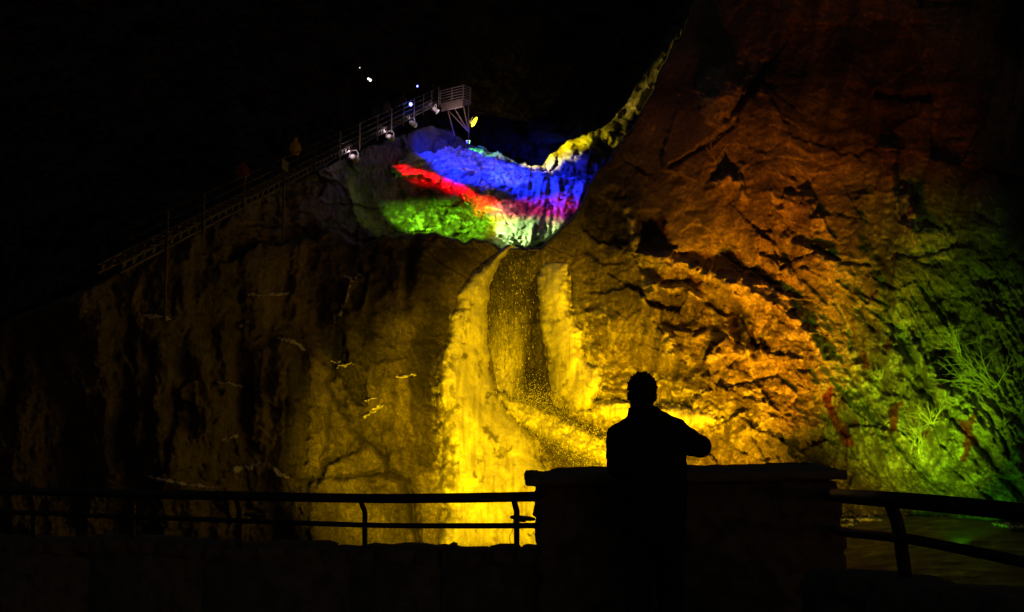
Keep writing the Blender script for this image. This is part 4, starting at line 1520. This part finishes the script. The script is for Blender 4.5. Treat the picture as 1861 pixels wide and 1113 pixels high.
# ------------------------------------------------------------------ bare shrubs on the right wall
def shrub(u, v, dirs, label, seed, length, n):
    rnd = random.Random(seed)
    d0 = float(terrain_depth(np.array([[float(u)]]), np.array([[float(v)]]))[0][0, 0])
    root = W(u, v, d0 + .1)
    n = int(n * 1.6)
    t = thing('bare_shrub', root, label, 'shrub', 'bare shrubs on the right wall')
    bm = bmesh.new()

    def grow(p, dr, ln, r, lev):
        pts = [p]
        q = p.copy()
        k = 5
        for i in range(k):
            dr = (dr + Vector((rnd.gauss(0, .14), rnd.gauss(0, .14), rnd.gauss(0, .14)))).normalized()
            q = q + dr * ln / k
            pts.append(q.copy())
            if lev and i > 0:
                for _ in range(rnd.choice((0, 1, 1, 2))):
                    nd = (dr + Vector((rnd.gauss(0, .5), rnd.gauss(0, .3), rnd.gauss(0, .5)))).normalized()
                    grow(q.copy(), nd, ln * rnd.uniform(.25, .5), r * .55, lev - 1)
        tube(bm, pts, [r * (1 - .7 * i / k) for i in range(k + 1)], 4, cap=False)
    for i in range(n):
        a = rnd.choice(dirs)
        ang = math.radians(a + rnd.gauss(0, 9))
        dr = Vector((math.cos(ang), -.25 + rnd.gauss(0, .15), math.sin(ang)))
        grow(Vector((rnd.gauss(0, .08), -.05, rnd.gauss(0, .05))), dr, length * rnd.uniform(.5, 1.1), .014, 2)
    new_obj('branches', bm, M['twig'], t)
    bm = bmesh.new()
    tube(bm, [Vector((.02, .12, -.12)), Vector((0, 0, 0)), Vector((-.02, -.1, .1))], [.05, .045, .03], 8)
    new_obj('stump', bm, M['twig'], t)


shrub(1808, 706, (172, 165, 160, 150, 130, 125, 80), 'largest bare shrub, fanning its pale twigs to the left over the green lit rock', 3, 2.3, 10)
shrub(1600, 690, (120, 100, 80, 140), 'low twiggy tuft where the orange light meets the green', 11, .6, 9)
shrub(1740, 640, (150, 120, 100), 'fine bare shrub just above the largest one', 12, 1.0, 8)
shrub(1692, 770, (150, 120, 90, 60, 200), 'small twiggy shrub at the middle of the green lit rock', 4, .95, 8)
shrub(1668, 822, (130, 110, 100, 80), 'bare shrub nearest the top of the right railing', 5, .9, 6)
shrub(1640, 600, (120, 90, 60, 40), 'small twiggy shrub high where the green light fades to orange', 6, .9, 6)
shrub(1300, 300, (60, 30, 10, 100), 'dim shrub on the upper edge of the right buttress', 7, 1.6, 7)
shrub(742, 298, (100, 85, 70, 120), 'small twiggy shrub standing up in the red light', 8, .9, 5)
shrub(1010, 255, (100, 85, 70, 120), 'small shrub on the skyline of the yellow lit ridge', 9, .8, 5)

# ------------------------------------------------------------------ the coloured floodlights
YEL, ORA, GRN, BLU, RED = (1, .55, .0), (1, .2, .003), (.46, 1, .008), (.002, .014, 1), (1, .0, .004)
# yellow floods on the gorge floor behind the pier
beam(W(1010, 1015, 28), W(975, 790, 54), YEL, 1.8, 46, 1.0)
beam(W(1130, 1005, 30), W(1030, 680, 56), YEL, 1.2, 36, 1.0)
beam(W(900, 1020, 29), W(712, 830, 51), (1, .6, .0), 1.4, 36, 1.0)
# orange floods swing over the right wall
beam(W(1280, 985, 32), W(1250, 670, 50), (1, .47, .002), 1.6, 40, 1.0)
beam(W(1420, 985, 31), W(1400, 530, 50), (1, .24, .003), 2.7, 34, 1.0)
beam(W(1240, 985, 33), W(1290, 730, 48), (1, .44, .001), 3.2, 46, 1.0)
beam(W(1470, 985, 31), W(1440, 400, 51), (1, .18, .003), .35, 44, 1.0)
beam(W(1500, 985, 30), W(1620, 400, 49), (1, .13, .003), .14, 22, 1.0)
# green flood low on the right
beam(W(1700, 985, 28), W(1665, 720, 41), GRN, 2.2, 38, 1.0)
beam(W(1740, 985, 28), W(1765, 830, 37), (.14, 1, .004), .35, 44, 1.0)
beam(W(1560, 985, 29), W(1540, 740, 43), (1, .62, .01), .8, 42, 1.0)
# upper falls


def off(k):
    return Vector((1.2, -k * .8, -1.2))


beam(LP[0] + off(3), W(805, 402, 75), (.28, 1, .01), 7.0, 34, 1.0, 1.0, .5, 0)
beam(LP[0] + off(2), W(665, 370, 66), (.7, 1, .02), .3, 70, 1.0)
beam(LP[1] + off(2), W(748, 309, 76), RED, 12.0, 26, .7, 1.0, .3, -4)
beam(LP[1] + off(2), W(815, 336, 80), RED, 12.0, 26, .7, 1.0, .22, -26)
beam(LP[1] + off(3), W(895, 385, 80), RED, 9.0, 19, .8, 1.0, .55, -30)
beam(LP[2] + off(4), W(850, 305, 86), BLU, 5.0, 66, .9, 1.0, .5, -20)
beam(LP[3] + off(5), W(985, 345, 85), BLU, 5.0, 66, .9, 1.0, .75, -20)
beam(LP[2] + off(5), W(950, 345, 86), (.35, .42, 1), .3, 20, 1.0, 1.0, .4, -20)
beam(LP[1] + off(4), W(975, 395, 80), (1, .02, .22), 1.8, 20, 1.0)
beam(LP[0] + off(4), W(920, 412, 77), (1, .3, .01), 1.8, 11, 1.0)
beam(LP[0] + off(4), W(958, 432, 76), (.6, 1, .25), 4.2, 13, .9)
beam(PL, W(1010, 283, 88), (1, .80, .0), 9.0, 46, .8)
beam(PL, W(1170, 150, 92), (1, .75, .05), 2.2, 34, 1.0)
beam(PL, W(925, 288, 89.5), (.8, 1, .0), .5, 70, .8, 1.0, .3, 0)
beam(W(851, 258, 88.0), W(890, 278, 90), (.1, 1, .02), 1.2, 90, .8)
